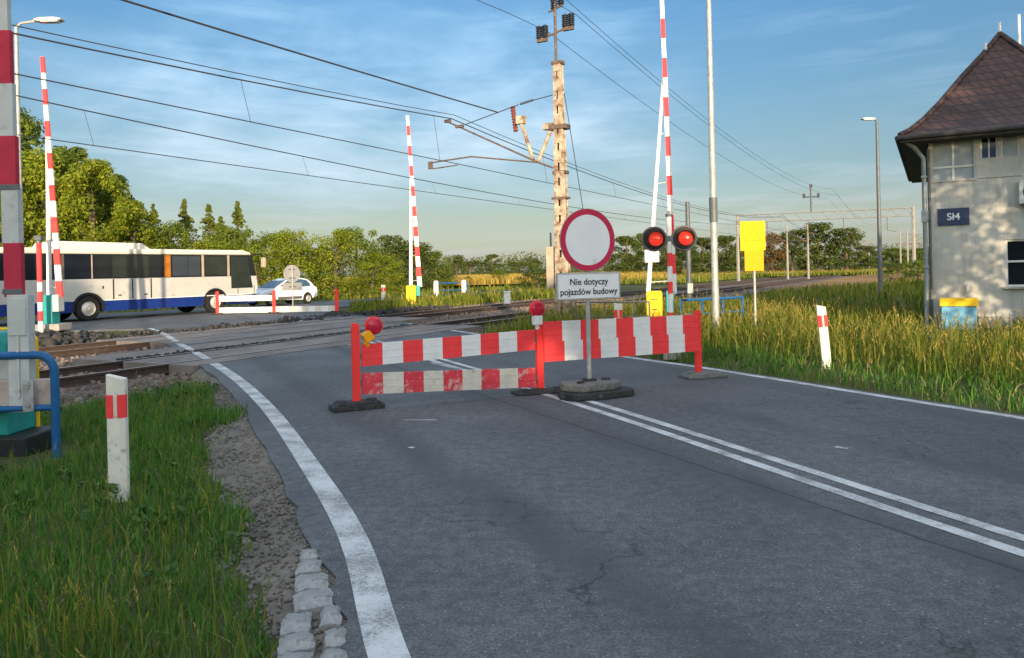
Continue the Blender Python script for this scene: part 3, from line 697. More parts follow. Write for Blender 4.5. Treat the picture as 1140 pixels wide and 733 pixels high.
# ------------------------------------------------------------------ trees
def leaf_cloud(clumps, per, size, flat_=.35, spread=1.0):
    """clumps: (N,4) x,y,z,r"""
    C = np.asarray(clumps); N = len(C) * per; c = np.repeat(C, per, 0)
    d = rng.normal(0, 1, (N, 3)); d /= np.linalg.norm(d, axis=1)[:, None]
    rr = c[:, 3] * (rng.random(N) ** .45) * spread
    p = c[:, :3] + d * rr[:, None] * np.array([1, 1, .85])
    nrm = d + rng.normal(0, .6, (N, 3)) + np.array([0, 0, .4]); nrm /= np.linalg.norm(nrm, axis=1)[:, None]
    a = np.cross(nrm, rng.normal(0, 1, (N, 3))); a /= np.linalg.norm(a, axis=1)[:, None]; b = np.cross(nrm, a)
    s = size * rng.uniform(.55, 1.25, N)
    a *= s[:, None] * .5; b *= (s * .33)[:, None]
    v = np.stack([p - a, p - b * .9 + a * .1, p + a, p + b * .9 + a * .1], 1)
    q = (np.arange(N) * 4)[:, None] + np.arange(4)[None]
    return v.reshape(-1, 3), q
for f_ in LATER: f_()
def tree(name, label, cat, loc, h, w, lm, group, leaves=3600, size=.32, trunk_h=.28, n_cl=46, skirt=False):
    t = thing(name, label, cat, loc, random.uniform(0, 6.28), group)
    z0 = 0 if skirt else h * trunk_h; cl = []
    for i in range(n_cl):
        zz = random.random() ** .8; z = z0 + (h - z0) * zz
        if skirt: prof = math.sqrt(max(0.02, 1 - max(0, zz - .25) ** 2 / .58)) * (.75 + .25 * min(1, zz / .25))
        else: prof = math.sqrt(max(0.02, 1 - ((zz - .42) / .6) ** 2))
        ang = random.uniform(0, 6.28); rr = w / 2 * prof * (random.random() ** .4) * .86
        r = (.09 + .10 * random.random()) * min(h, w) * (1.15 - .4 * zz)
        cl.append((rr * math.cos(ang), rr * math.sin(ang), min(z, h - r * .7), r))
    mb = MB(); tr = .022 * h + .03
    mb.tube([(0, 0, -.2), (.02 * h, 0, h * .3), (-.01 * h, .015 * h, h * .6), (.0, .0, h * .88)], [tr, tr * .75, tr * .45, tr * .1], 7)
    for i in range(9):
        c = cl[(i * 5) % n_cl]; zb = max(.12 * h, c[2] * .62); mb.tube([(0, 0, zb), (c[0] * .5, c[1] * .5, (zb + c[2]) / 2 + .02 * h), (c[0], c[1], c[2])], [tr * .35, tr * .2, tr * .06], 5)
    mb.build('trunk', M['trunk'], t, smooth=True)
    v, q = leaf_cloud(cl, max(8, leaves // n_cl), size); np_mesh('crown', v, q, [lm], None, t)
    return t
def conifer(label, loc, h, w, group):
    t = thing('conifer_tree', label, 'tree', loc, random.uniform(0, 6.28), group)
    MB().tube([(0, 0, -.2), (0, 0, h * .97)], [.02 * h, .004 * h], 7).build('trunk', M['trunk'], t, smooth=True)
    cl = []
    for i in range(150):
        f = random.random() ** .9; z = h * (.04 + .94 * f); rad = (w / 2) * (1 - f ** 1.15) * random.uniform(.7, 1.12) + .06; a = random.uniform(0, 6.28)
        for g in (.3, .65, 1.0): cl.append((math.cos(a) * rad * g, math.sin(a) * rad * g, z - rad * .32 * g, (.11 + .24 * (w / 2) * (1 - f)) * (1.15 - .45 * g)))
    v, q = leaf_cloud(cl, 11, .26); np_mesh('crown', v, q, [L['conifer']], None, t); return t
def spot(px, Y, z=-.07):
    a, _ = ray(px, HY); return (a * Y, Y, z)
gW = 'tall trees behind the bus'
prot = {}
def put(kind, label, px, Y, h, w, group, cat='tree'):
    """first of a kind is built, later ones copy it at their own size and turn"""
    spec = {'broad_bright': ('deciduous_tree', L['bright'], 13000, .26, True), 'broad_mid': ('deciduous_tree', L['mid'], 13000, .27, True), 'broad_dark': ('deciduous_tree', L['dark'], 6000, .42, True),
            'broad_brown': ('deciduous_tree', L['brown'], 4500, .42, True), 'bush_bright': ('roadside_bush', L['bright'], 6500, .17, True), 'bush_mid': ('roadside_bush', L['mid'], 6500, .17, True), 'bush_dark': ('roadside_bush', L['dark'], 2600, .26, True)}[kind]
    H0 = {'broad': 10.0, 'bush': 5.0}[kind.split('_')[0]]; W0 = {'broad': 7.5, 'bush': 5.2}[kind.split('_')[0]]
    alt = random.randrange(2) if (kind, 1) in prot else (1 if (kind, 0) in prot else 0)
    loc = spot(px, Y)
    if (kind, alt) not in prot:
        t = tree(spec[0], label, cat, loc, H0, W0, spec[1], group, spec[2], spec[3], .2, 52, spec[4]); prot[(kind, alt)] = t
    else:
        t = dup(prot[(kind, alt)], loc, random.uniform(0, 6.28), label); t['group'] = group; t['category'] = cat
    t.scale = (w / W0, w / W0, h / H0); return t
for a in (('broad_mid', 'tallest dark-topped tree rising behind the foreground barrier arm', 12, 60, 15.6, 10),
          ('broad_bright', 'sunlit tree between the two left barrier arms', 50, 57, 11.6, 9),
          ('broad_mid', 'rounded tree just right of the second raised barrier arm', 82, 62, 12.6, 9),
          ('broad_bright', 'yellow green tree above the rear of the bus roof hatch', 104, 55, 10.4, 7),
          ('broad_mid', 'tree at the right shoulder of the tall wood above the bus', 128, 60, 10.0, 7),
          ('broad_bright', 'smaller sunlit tree where the tall wood drops to the conifers', 148, 57, 7.6, 5.5),
          ('broad_dark', 'dark tree deep in the wood at the left edge', -10, 66, 16, 11),
          ('broad_dark', 'dark tree glimpsed between the tall trees behind the bus', 64, 70, 13, 9),
          ('broad_dark', 'dark backing tree behind the right end of the tall wood', 116, 70, 10.3, 8)):
    put(*a[:5], a[5], gW)
for px, h, lb in ((172, 9.0, 'spiky conifer standing next to the tall wood, leftmost of the conifers'), (186, 7.2, 'short conifer tucked between the two leftmost conifers'), (207, 9.2, 'pointed conifer above the orange curtained bus window'),
                  (234, 9.3, 'pointed conifer above the middle bus windows'), (247, 7.6, 'lower conifer between the two pointed ones above the bus'), (266, 8.9, 'rightmost pointed conifer above the bus front')):
    conifer(lb, spot(px, 76), h * random.uniform(1.0, 1.1), 5.6, 'conifers above the bus roof')
gB = 'bushes along the far road'
for i, a in enumerate((('bush_bright', 'yellow bush directly under the leftmost conifer', 165, 60, 5.6, 6), ('bush_mid', 'green bush under the second conifer behind the bus', 190, 59, 5.0, 5.5), ('bush_bright', 'yellow bush behind the bus between the conifers', 212, 61, 5.3, 6),
          ('bush_bright', 'sunlit bush behind the front bus windows', 238, 58, 5.0, 5.5), ('bush_mid', 'green bush directly behind the bus windscreen', 262, 60, 5.0, 6), ('bush_bright', 'bright bush between the bus front and the white car', 286, 57, 4.9, 5.5),
          ('bush_mid', 'bush behind the white car bonnet', 306, 60, 5.2, 6), ('bush_bright', 'bush behind the round grey sign back', 328, 58, 4.9, 5.4), ('bush_mid', 'bush right of the white car tail', 350, 59, 5.0, 5.6),
          ('bush_bright', 'bright bush above the rightmost far red post', 374, 58, 4.8, 5.2), ('bush_mid', 'darker bush standing left of the far barrier', 398, 62, 4.9, 6), ('bush_bright', 'low bright bush at the road beside the far guide post', 415, 57, 3.2, 4.4),
          ('bush_dark', 'dark bush directly behind the far barrier arms', 436, 66, 4.6, 6), ('bush_dark', 'dark rounded bush right of the far barrier arms', 462, 70, 4.1, 6))):
    put(*a[:4], a[4] * (1.0 + .20 * math.sin(i * 2.1) + random.uniform(-.10, .10)), a[5], gB, 'bush')
for a in (('bush_mid', 'green bush filling the gap right of the far barrier', 452, 74, 4.6, 6.5), ('bush_mid', 'green bush left of the tall dark field bush, above the white bollards', 480, 84, 4.2, 6.5), ('bush_bright', 'bright low bush between the far barrier and its bushes', 424, 62, 3.6, 5),
          ('bush_mid', 'green bush at the distant left corner of the grain field', 470, 110, 4.8, 9), ('bush_dark', 'dark thicket at the back of the grain field left of the lone tree', 524, 300, 6.5, 22), ('bush_mid', 'thicket at the back of the grain field right of the lone tree', 578, 300, 5.6, 24)):
    put(*a[:5], a[5], gB, 'bush')
gM = 'bushes in front of the grain field'
for a in (('bush_dark', 'dark tall bush before the golden field left of the mast', 508, 92, 3.9, 4.2), ('bush_dark', 'low dark bush left of the tall dark field bush', 492, 90, 2.4, 4), ('bush_mid', 'small round bush alone in the golden field', 556, 100, 2.0, 3.2), ('bush_dark', 'low dark bush behind the catenary mast foot', 600, 66, 1.9, 5),
          ('bush_dark', 'scrubby bush right of the far lamp post', 1000, 60, 1.7, 3.2), ('bush_mid', 'scrub bush left of the building wall in the meadow', 1022, 50, 1.9, 2.6)):
    put(*a[:5], a[5], gM, 'bush')
gR = 'trees beyond the railway on the right'
for a in (('broad_dark', 'dark tree directly right of the round road sign', 698, 150, 8.2, 9), ('broad_mid', 'tree visible between sign and left red signal lamp', 714, 158, 9.0, 8), ('broad_dark', 'dark tree behind the left red signal lamp', 737, 145, 7.0, 8), ('broad_mid', 'tree between the two red signal lamps', 757, 160, 8, 9),
          ('broad_dark', 'dark tree just left of the grey lamp pole', 782, 150, 7.6, 9), ('broad_dark', 'dark tree between lamp pole and yellow sign', 808, 152, 7.9, 9), ('broad_mid', 'tree right behind the yellow sign', 832, 158, 8.5, 8), ('broad_brown', 'russet brown tree just right of the yellow sign', 858, 150, 8.4, 7.5),
          ('broad_dark', 'dark tree behind the two pale railway poles', 882, 152, 8.9, 8.5), ('broad_dark', 'highest dark tree right under the gantry pole', 912, 150, 10.2, 10), ('broad_dark', 'dark rounded tree at the right end of the grove', 942, 148, 8.8, 9), ('broad_dark', 'lower dark tree left of the far lamp post', 964, 165, 5.6, 8),
          ('broad_mid', 'low tree line piece right of the far lamp post', 994, 190, 5.4, 11), ('broad_mid', 'low tree seen beside the building drainpipe', 1024, 185, 5.2, 11)):
    put(*a[:5], a[5], gR)
for a in (('broad_dark', 'single dark tree standing out on the far forest edge', 548, 330, 9.5, 11), ('broad_dark', 'small lone tree on the far edge of the grain field', 598, 320, 6.5, 8)):
    put(*a[:5], a[5], 'lone trees at the far forest edge')
# far forest on the horizon
v = []; cl = []
for i in range(900):
    x = random.uniform(-520, 620); y = 400 + 60 * math.sin(x * .01) + random.uniform(0, 40); h = random.uniform(7.5, 11.5) + 1.8 * math.sin(x * .06)
    for z in (.25, .6, .85): cl.append((x + random.uniform(-2, 2), y, h * z, h * .34))
v, q = leaf_cloud(cl, 26, 1.3); tag(np_mesh('far_forest', v, q, [L['far']]), 'low dark forest along the horizon beyond the golden field', 'forest', kind='stuff')
# unseen wood behind the viewpoint, its heights shaped to shade the road
def wood():
    cl = []; prof = [(-26, 9.4), (-9.8, 9.2), (-8.2, 5.0), (-7.4, 2.8), (-5, 2.8), (-3, 5.6), (-.6, 6.2), (-.2, 9.6), (3, 9.4), (3.6, 7.5), (8.8, 7.3), (9.6, 4.2), (15, 4.2), (15.6, 4.2), (22.5, 4.2), (23, 12), (40, 10)]
    px = [p[0] for p in prof]; ph = [p[1] for p in prof]
    for i in range(5200):
        x = random.uniform(-26, 40); h = float(np.interp(x, px, ph)); dens = .95 if 16 < x < 23 else 1.2
        if random.random() > dens * (.25 + h / 13): continue
        z = random.random() * (h - .4) + .2
        if 15.5 < x < 23 and math.sin(x * 3.1 + 1) * math.sin(z * 2.7 + .5) + .6 * math.sin(x * 5.3 + z * 3.7) * math.sin(z * 6.1 - x * 2) > .60: continue
        cl.append((x, -28 + random.uniform(-2.5, 2.5), z, .75 if not 15.5 < x < 23 else .42))
    v, q = leaf_cloud(cl, 34, .46)
    tag(np_mesh('shading_wood', v, q, [L['mid']]), 'unseen green wood behind the viewpoint, shaped to shade the road', 'wood', kind='stuff')
wood()
tree('deciduous_tree', 'unseen leafy tree added past the right edge, dappling the building wall', 'tree', (14.6, 3.6, -.07), 10.8, 8.4, L['mid'], 'trees near the viewpoint', 40000, .20, .12, 110, False)  # out of view, added to cast dappled shade on the wall

# ------------------------------------------------------------------ red and white road barriers
PL, PM, PR = Vector((-1.90, 9.17, 0)), Vector((.34, 10.12, 0)), Vector((2.70, 11.2, 0))
def board(name, parent, p0, p1, z0, z1, h, mats, th=.028, nst=9, off=0.0, first=0):
    """striped board hanging between two points, its centre height going from z0 to z1"""
    d = (p1 - p0); Ln = d.length; ux = d.normalized(); nrm = Vector((ux.y, -ux.x, 0))
    mb = MB()
    def P(t, s, k): b = p0 + d * t; return (b.x + nrm.x * k, b.y + nrm.y * k, z0 + (z1 - z0) * t + s * h / 2)
    for i in range(nst):
        t0, t1 = i / nst + (off / Ln if i else 0), (i + 1) / nst + (off / Ln if i < nst - 1 else 0)
        m = (i + first) % 2
        pts = [P(t0, -1, -th / 2), P(t1, -1, -th / 2), P(t1, 1, -th / 2), P(t0, 1, -th / 2), P(t0, -1, th / 2), P(t1, -1, th / 2), P(t1, 1, th / 2), P(t0, 1, th / 2)]
        fs = [(4, 5, 6, 7), (3, 2, 1, 0), (0, 1, 5, 4), (2, 3, 7, 6)]
        if i == 0: fs.append((0, 4, 7, 3))
        if i == nst - 1: fs.append((1, 2, 6, 5))
        mb.add(pts, fs, m)
    # two shallow ribs of the hollow profile
    for s in (-.33, .33):
        b0, b1 = Vector(P(.004, s, th / 2 + .001)), Vector(P(.996, s, th / 2 + .001))
        for i in range(nst):
            t0, t1 = i / nst + (off / Ln if i else 0) + .002, (i + 1) / nst + (off / Ln if i < nst - 1 else 0) - .002
            mb.add([P(t0, s - .03, th / 2), P(t1, s - .03, th / 2), P(t1, s, th / 2 + .005), P(t0, s, th / 2 + .005), P(t1, s + .03, th / 2), P(t0, s + .03, th / 2)], [(0, 1, 2, 3), (3, 2, 4, 5)], (i + first) % 2)
    return mb.build(name, mats, parent)
def post(parent, p, h, w=.095):
    ux = (PR - PL).normalized(); a = math.atan2(ux.y, ux.x)
    mb = MB().box((p.x, p.y, .05 + h / 2), (w, w * .72, h), a).box((p.x, p.y, .05 + h + .012), (w * .8, w * .55, .03), a)
    return mb.build('post', M['redpost'], parent, bevel=.012)
def foot(parent, p, Lx, Ly, h, ang, m='rubber'):
    mb = MB().box((p.x, p.y, h * .3), (Lx, Ly, h * .6), ang).box((p.x, p.y, h * .78), (Lx * .9, Ly * .82, h * .36), ang, taper=.86)
    for s in (-.3, .3):
        q = Vector((math.cos(ang), math.sin(ang), 0)) * Lx * s; mb.box((p.x + q.x, p.y + q.y, h * .99), (.1, .13, .03), ang)
    return mb.build('base_block', M[m], parent, bevel=.012)
def brackets(parent, p0, p1, zs):
    for t, s in ((.0, 1), (1.0, -1)):
        for z in zs[0 if s > 0 else 1]:
            b = p0.lerp(p1, t); d = (p1 - p0).normalized() * .035 * s; MB().box((b.x + d.x, b.y + d.y, z), (.06, .05, .07), math.atan2(d.y, d.x)).build('bracket', M['darkgalv'], parent, bevel=.004)
ax = (PR - PL).normalized(); aax = math.atan2(ax.y, ax.x)
def inset(a, b, g): d = (b - a).normalized() * g; return a + d, b - d
gBar = 'red and white barriers closing our lane'
t = thing('road_barrier', 'left barrier with two separate red and white boards, the lower one worn', 'barrier', (0, 0, 0), 0, gBar)
post(t, PL, .95); foot(t, PL, .62, .30, .10, aax + R(2))
a, b = inset(PL, PM, .07)
board('board', t, a, b, .635, .70, .265, [M['redfilm'], M['whitefilm']])
bo = board('board', t, a, b, .295, .20, .255, [M['redworn'], M['whiteworn']]); bo['label'] = 'worn lower board with scuffed red stripes'
brackets(t, PL, PM, ((.63, .30), (.70, .20)))
t = thing('road_barrier', 'right barrier of two stacked red and white boards behind the round sign', 'barrier', (0, 0, 0), 0, gBar)
post(t, PM, .96); post(t, PR, .90)
foot(t, PM + Vector((.02, -.05, 0)), .78, .30, .05, aax - R(4)); foot(t, PR + Vector((.05, -.06, 0)), .62, .34, .08, aax - R(8), 'rubbergrey')
a, b = inset(PM, PR, .03); k_ = Vector((ax.y, -ax.x, 0)) * .055; a += k_; b += k_
board('board', t, a, b, .80, .785, .265, [M['redfilm'], M['whitefilm']])
board('board', t, a + ax * .012, b + ax * .012, .535, .518, .265, [M['redfilm'], M['whitefilm']], off=.018)
brackets(t, PM, PR, ((.80, .53), (.78, .52)))
def warning_lamp(label, p, z, lean, body):
    t = thing('warning_lamp', label, 'warning lamp', (p.x, p.y, z), aax + R(4), 'round warning lamps on the barriers')
    mb = MB(); c, s = math.cos(lean), math.sin(lean)
    mb.box((0, 0, .0), (.12, .10, .13), rot=Matrix.Rotation(-lean, 3, 'Y')); mb.box((-.03 * s, 0, -.09), (.05, .05, .08), rot=Matrix.Rotation(-lean, 3, 'Y'))
    mb.build('battery_case', M[body], t, bevel=.014)
    mb = MB().disc((.16 * -s * -1 if 0 else s * .15, -.0, c * .15), (0, 1, 0), .112, .05, 28); mb.build('housing', M['redpost'], t, bevel=.01)
    prof = [(.0, .040), (.05, .036), (.085, .024), (.1, .0)]
    mb = MB().lathe((s * .15, -.026, c * .15), prof, 28, axis=(0, -1, 0)); mb.build('lens', M['crimsonglass'], t, smooth=True)
    return t
warning_lamp('round red warning lamp on tilted amber case at the left post', PL + ax * .15, .86, R(32), 'orange')
warning_lamp('round red warning lamp standing upright on the middle post', PM + Vector((-.02, -.02, 0)), .955, 0, 'whitefilm')

# ------------------------------------------------------------------ the no-entry sign
SG = Vector((.97, 9.72, 0)); SROT = math.atan2(RN.y, RN.x) - R(2.5)
def road_sign(label, loc, rz, with_base, z_disc=1.985):
    t = thing('road_sign', label, 'road sign', loc, rz)
    MB().tube([(0, .03, .03), (0, .03, z_disc + .36)], .03, 14).build('post', M['galv'], t, smooth=True)
    mb = MB().tube([(0, -.012, z_disc), (0, 0, z_disc)], .40, 56, 0); mb.build('round_plate', M['signback'], t)
    pl = t.children[-1]
    mb = MB(); n = 56
    def ring(r0, r1, y):
        vs = [(r * math.cos(2 * math.pi * k / n), y, z_disc + r * math.sin(2 * math.pi * k / n)) for r in (r0, r1) for k in range(n)]
        return vs, [(k, (k + 1) % n, n + (k + 1) % n, n + k) for k in range(n)]
    mb.add(*ring(.322, .394, -.0145)); mb.build('red_border', M['maroon'], pl)
    mb = MB(); mb.add([(.325 * math.cos(2 * math.pi * k / n), -.0138, z_disc + .325 * math.sin(2 * math.pi * k / n)) for k in range(n)], [tuple(range(n))]); mb.build('white_field', M['signgrey'], pl)
    zc = z_disc - .585
    pt = MB().box((0, -.006, zc), (.93, .012, .345)).build('info_plate', M['signback'], t, bevel=.003)
    MB().add([(-.455, -.0142, zc - .165), (.455, -.0142, zc - .165), (.455, -.0142, zc + .165), (-.455, -.0142, zc + .165)], [(0, 1, 2, 3)]).build('white_field', M['signgrey'], pt)
    mb = MB()
    for x0, x1, z0, z1 in ((-.45, .45, .152, .16), (-.45, .45, -.16, -.152), (-.45, -.442, -.152, .152), (.442, .45, -.152, .152)):
        mb.add([(x0, -.0162, zc + z0), (x1, -.0162, zc + z0), (x1, -.0162, zc + z1), (x0, -.0162, zc + z1)], [(0, 1, 2, 3)])
    mb.build('plate_border', M['signback'], pt)
    text('lettering', 'Nie dotyczy', .115, M['inkblack'], pt, (0, -.0168, zc + .052), (R(90), 0, 0), 1.0)
    text('lettering', 'pojazdów budowy', .115, M['inkblack'], pt, (0, -.0168, zc - .072), (R(90), 0, 0), .98)
    MB().box((0, .014, z_disc + .2), (.3, .03, .05)).box((0, .014, z_disc - .2), (.3, .03, .05)).box((0, .014, zc), (.3, .03, .05)).build('clamp', M['darkgalv'], t, bevel=.004)
    if with_base:
        def slab(pts, z0, z1):
            return MB().prism(pts, lambda a, b, d: Vector((a, b, d)), z0, z1)
        slab([(-.50, -.10), (-.40, -.30), (-.02, -.36), (.46, -.30), (.52, -.12), (.40, .16), (-.38, .2)], 0, .09).build('base_block', M['rubber'], t, bevel=.018)
        slab([(-.44, -.02), (-.26, -.26), (.20, -.26), (.38, -.12), (.30, .18), (-.34, .2)], .092, .19).build('base_block', M['rubbergrey'], t, bevel=.02)
        MB().box((0, .03, .20), (.14, .14, .04)).box((-.2, -.1, .2), (.11, .05, .035), .4).box((.22, .0, .2), (.11, .05, .035), -.3).build('base_socket', M['rubber'], t, bevel=.008)
        MB().box((-.38, -.2, .045), (.16, .12, .10), .5).build('base_handle', M['black'], t, bevel=.015)
    return t
road_sign('round white sign with dark red rim over a plate with two lines of text', SG, SROT, True)
far_s = spot(325, 34.6, 0)
road_sign('grey back of a round sign in front of the distant white car', far_s, SROT + math.pi + R(15), False, 1.75)

# far closure barrier
FL, FM_, FR = Vector((-13.15, 34.0, 0)), Vector((-10.55, 33.75, 0)), Vector((-7.72, 33.5, 0))
t = thing('road_barrier', 'low distant barrier of pale boards between red posts beside the bus front', 'barrier')
for p in (FL, FM_, FR): post(t, p, .95, .14); foot(t, p, .6, .3, .07, R(-4))
for (a, b, z) in ((FL, FM_, .70), (FL, FM_, .18), (FM_, FR, .18)):
    a2, b2 = inset(a, b, .08); board('board', t, b2, a2, z, z, .25, [M['whiteworn'], M['whitefilm']])
FT = Vector((-10.95, 33.7, 0))

# ------------------------------------------------------------------ guide posts
def guide_post():
    t = thing('guide_post', 'weathered white guide post with red band in the left foreground grass', 'guide post', ground(133, 556, -.06), R(8), 'white guide posts with red bands')
    sec = [(-.068, -.03), (-.03, -.048), (.03, -.048), (.068, -.03), (.068, .03), (-.068, .03)]
    mb = MB(); n = len(sec)
    zt = lambda x: .955 - .28 * (x + .068)
    lv = [(-.25, lambda x: -.25), (0, lambda x: .62), (0, lambda x: .80), (0, zt)]
    vs = [(x, y, f(x)) for _, f in lv for x, y in sec]; fs = []; ms = []
    for i in range(3):
        for k in range(n): mb_f = (i * n + k, i * n + (k + 1) % n, (i + 1) * n + (k + 1) % n, (i + 1) * n + k); fs.append(mb_f); ms.append(0)
    mb.add(vs, fs + [tuple(range(3 * n, 4 * n))]); mb.build('post_body', M['postwhite'], t, bevel=.004)
    mb = MB()
    for (x0, y0, x1, y1) in ((-.0705, -.0315, -.012, -.0525), (.016, -.0525, .0705, -.0315)):
        k1 = .55 if x0 < 0 else .45
        if x0 < 0: pts = [(-.0715, .0), (-.0715, -.0315), (-.031, -.0515), (-.012, -.0515)]
        else: pts = [(.016, -.0515), (.031, -.0515), (.0715, -.0315), (.0715, .0)]
        for (a, b), (c, d) in zip(pts, pts[1:]): mb.add([(a, b, .625), (c, d, .625), (c, d, .80), (a, b, .80)], [(0, 1, 2, 3)])
    mb.build('red_band', M['redfilm'], t)
    MB().box((.002, -.0505, .71), (.024, .004, .165)).build('reflector', M['whiteworn'], t, bevel=.003)
    return t
gp = guide_post()
g2 = dup(gp, ground(921, 411, -.06), R(-8), 'clean white guide post with red band leaning in the right verge grass', (1, 1, 1.08)); g2.rotation_euler = (0, R(-4.5), R(-8))
p = at(688, 336, 16.5); dup(gp, (p.x, p.y, -.05), R(-6), 'guide post peeking out above the right red and white boards', (1.3, 1.2, .98))
p = ground(427, 339); dup(gp, (p.x, p.y, -.02), R(10), 'small distant guide post left of the far barrier casing', (1.7, 1.5, 1.15))

# ------------------------------------------------------------------ crossing barriers (raised)
def stripes(mb, p0, p1, w, d, n, m0=0, ms=(0, 1), w1=None):
    p0, p1 = Vector(p0), Vector(p1)
    for i in range(n):
        a, b = p0.lerp(p1, i / n), p0.lerp(p1, (i + 1) / n); wa = w + ((w1 or w) - w) * i / n; wb = w + ((w1 or w) - w) * (i + 1) / n
        m = ms[(i + m0) % 2]
        vs = [(a.x - wa / 2, a.y - d / 2, a.z), (a.x + wa / 2, a.y - d / 2, a.z), (a.x + wa / 2, a.y + d / 2, a.z), (a.x - wa / 2, a.y + d / 2, a.z), (b.x - wb / 2, b.y - d / 2, b.z), (b.x + wb / 2, b.y - d / 2, b.z), (b.x + wb / 2, b.y + d / 2, b.z), (b.x - wb / 2, b.y + d / 2, b.z)]
        fs = [(0, 1, 5, 4), (1, 2, 6, 5), (2, 3, 7, 6), (3, 0, 4, 7)]
        if i == 0: fs.append((3, 2, 1, 0))
        if i == n - 1: fs.append((4, 5, 6, 7))
        mb.add(vs, fs, m)
gC = 'raised level crossing barriers'
# 1: close, left
B1 = Vector((-4.80, 7.32, 0))
t = thing('crossing_barrier', 'nearest raised barrier arm with long crimson bands and teal casing, left edge', 'crossing barrier', B1, 0, gC)
mb = MB(); z = 1.47; bands = [(1.47, 1.985), (1.985, 2.505), (2.505, 3.01), (3.01, 3.51), (3.51, 4.02), (4.02, 4.6), (4.6, 5.1), (5.1, 5.65), (5.65, 6.15), (6.15, 6.7), (6.7, 7.2), (7.2, 7.8), (7.8, 8.3)]
for i, (z0, z1) in enumerate(bands):
    w0 = .165 - .006 * i
    mb.box((.03 - .012 * i, 0, (z0 + z1) / 2), (w0, .06, z1 - z0), m=i % 2)
mb.build('arm', [M['maroonfade'], M['greypaint']], t)
for z_ in (2.52, 1.52): MB().box((.03, -.034, z_), (.19, .012, .05)).build('arm_clamp', M['darkgalv'], t, bevel=.003)
MB().box((.085, .0, .93), (.20, .11, 1.12)).box((.085, -.062, .80), (.03, .012, .6)).box((.085, -.06, 1.28), (.17, .012, .36)).build('arm_holder', M['greypaint'], t, bevel=.01)
MB().prism([(-.70, .12), (-.13, .12), (-.13, 1.02), (-.20, 1.12), (-.70, 1.12)], lambda a, b, d: Vector((a, d, b)), .10, .55).build('casing', M['teal'], t, bevel=.015)
mb = MB(); prof = [(-.44, 1.13), (.03, 1.13), (.115, 1.02), (.115, .12)]
for (a, b), (c, d) in zip(prof, prof[1:]):
    nx, nz = (d - b), -(c - a); l = math.hypot(nx, nz); nx, nz = -nx / l * -.03, -nz / l * -.03
    mb.add([(a, .07, b), (c, .07, d), (c, .58, d), (a, .58, b), (a - abs(nx) * 0, .07, b - .03 if abs(c - a) > .2 else b), ], [(0, 1, 2, 3)])
mb = MB(); pts3 = [(-.72, .55, 1.13), (-.20, .55, 1.13), (-.122, .55, 1.02), (-.122, .55, .12)]
mb.tube(pts3, .022, 6)
mb.build('yellow_edging', M['yellow'], t)
MB().box((-.30, .30, -.02), (.80, .60, .28)).build('foundation', M['black'], t, bevel=.02)
MB().box((-.12, .09, .78), (.14, .02, .22)).build('casing_hatch', M['greypaint'], t, bevel=.006)
# the others: two booms that meet higher up
def crossing_barrier(label, loc, rz, top, sep, meet, face, arm_w=.17, lean=0.0, plate=False, zb=0.0, w_case=.46, bx=0.0):
    t = thing('crossing_barrier', label, 'crossing barrier', loc, rz, gC)
    nst = int(round((top - 1.0) / .52)); mb = MB()
    armx = lambda z_: sep + (lean - sep) * (z_ - zb - 1.0) / (top - zb - 1.0)
    stripes(mb, (sep, -.05, zb + 1.0), (lean, -.05, top), arm_w, .06, nst, 0 if face == 'teal' else 1, (0, 1), arm_w * .62)
    mb.build('arm', [M['redfilm'], M['white']], t)
    xm = armx(meet) - .03
    MB().tube([(bx, .04, zb + .95), (xm, .02, meet)], [arm_w * .42, arm_w * .28], 10).build('arm_brace', M['white'], t, smooth=True)
    for k in range(4):
        mb = MB(); z_ = zb + 1.3 + (meet - 1.6) * k / 4; xb = bx + (xm - bx) * (z_ - zb - .95) / (meet - zb - .95); mb.tube([(xb, .02, z_), (armx(z_), -.02, z_ + .03)], .014, 5); mb.build('arm_strut', M['greypaint'], t)
    MB().box((.0, .0, zb + .58), (w_case, .45, .92)).box((.0, 0, zb + 1.05), (w_case * .9, .40, .05)).build('casing', M['teal' if face == 'teal' else 'yellow'], t, bevel=.02)
    MB().box((sep * .8, -.02, zb + .8), (.20, .34, .55)).build('arm_holder', M['greypaint' if face == 'teal' else 'teal'], t, bevel=.015)
    if face != 'teal':
        MB().box((.0, -.229, zb + .86), (.14, .008, .03)).box((.0, -.229, zb + .60), (.14, .008, .03)).build('casing_mark', M['mastrust'], t)
    MB().box((.08, .0, zb + .02), (w_case + .45, .75, .22)).build('foundation', M['concrete'], t, bevel=.02)
    if plate: MB().box((-.04, -.10, 1.98), (.36, .02, .32)).build('weight_plate', M['signgrey'], t, bevel=.004)
    return t
p = spot(57, 25, -.1); crossing_barrier('raised barrier arm left of the bus doors, teal casing on dark rubble', (p[0] - .1, p[1], .12), 0, 8.85, .40, 6.9, 'teal', .20, .0)
p = spot(457, 39.5, -.1); crossing_barrier('distant raised barrier arm with yellow casing on the grassy island', (p[0], p[1], -.05), R(8), 9.85, .46, 6.9, 'yellow', .24, .02, w_case=.50)
p = spot(728, 19.8, -.1); crossing_barrier('tall raised barrier arm behind the right red signal lamps, yellow casing', (p[0] - .0, p[1], -.05), R(-12), 9.6, .50, 6.7, 'yellow', .15, .34, True, w_case=.40, bx=-.17)
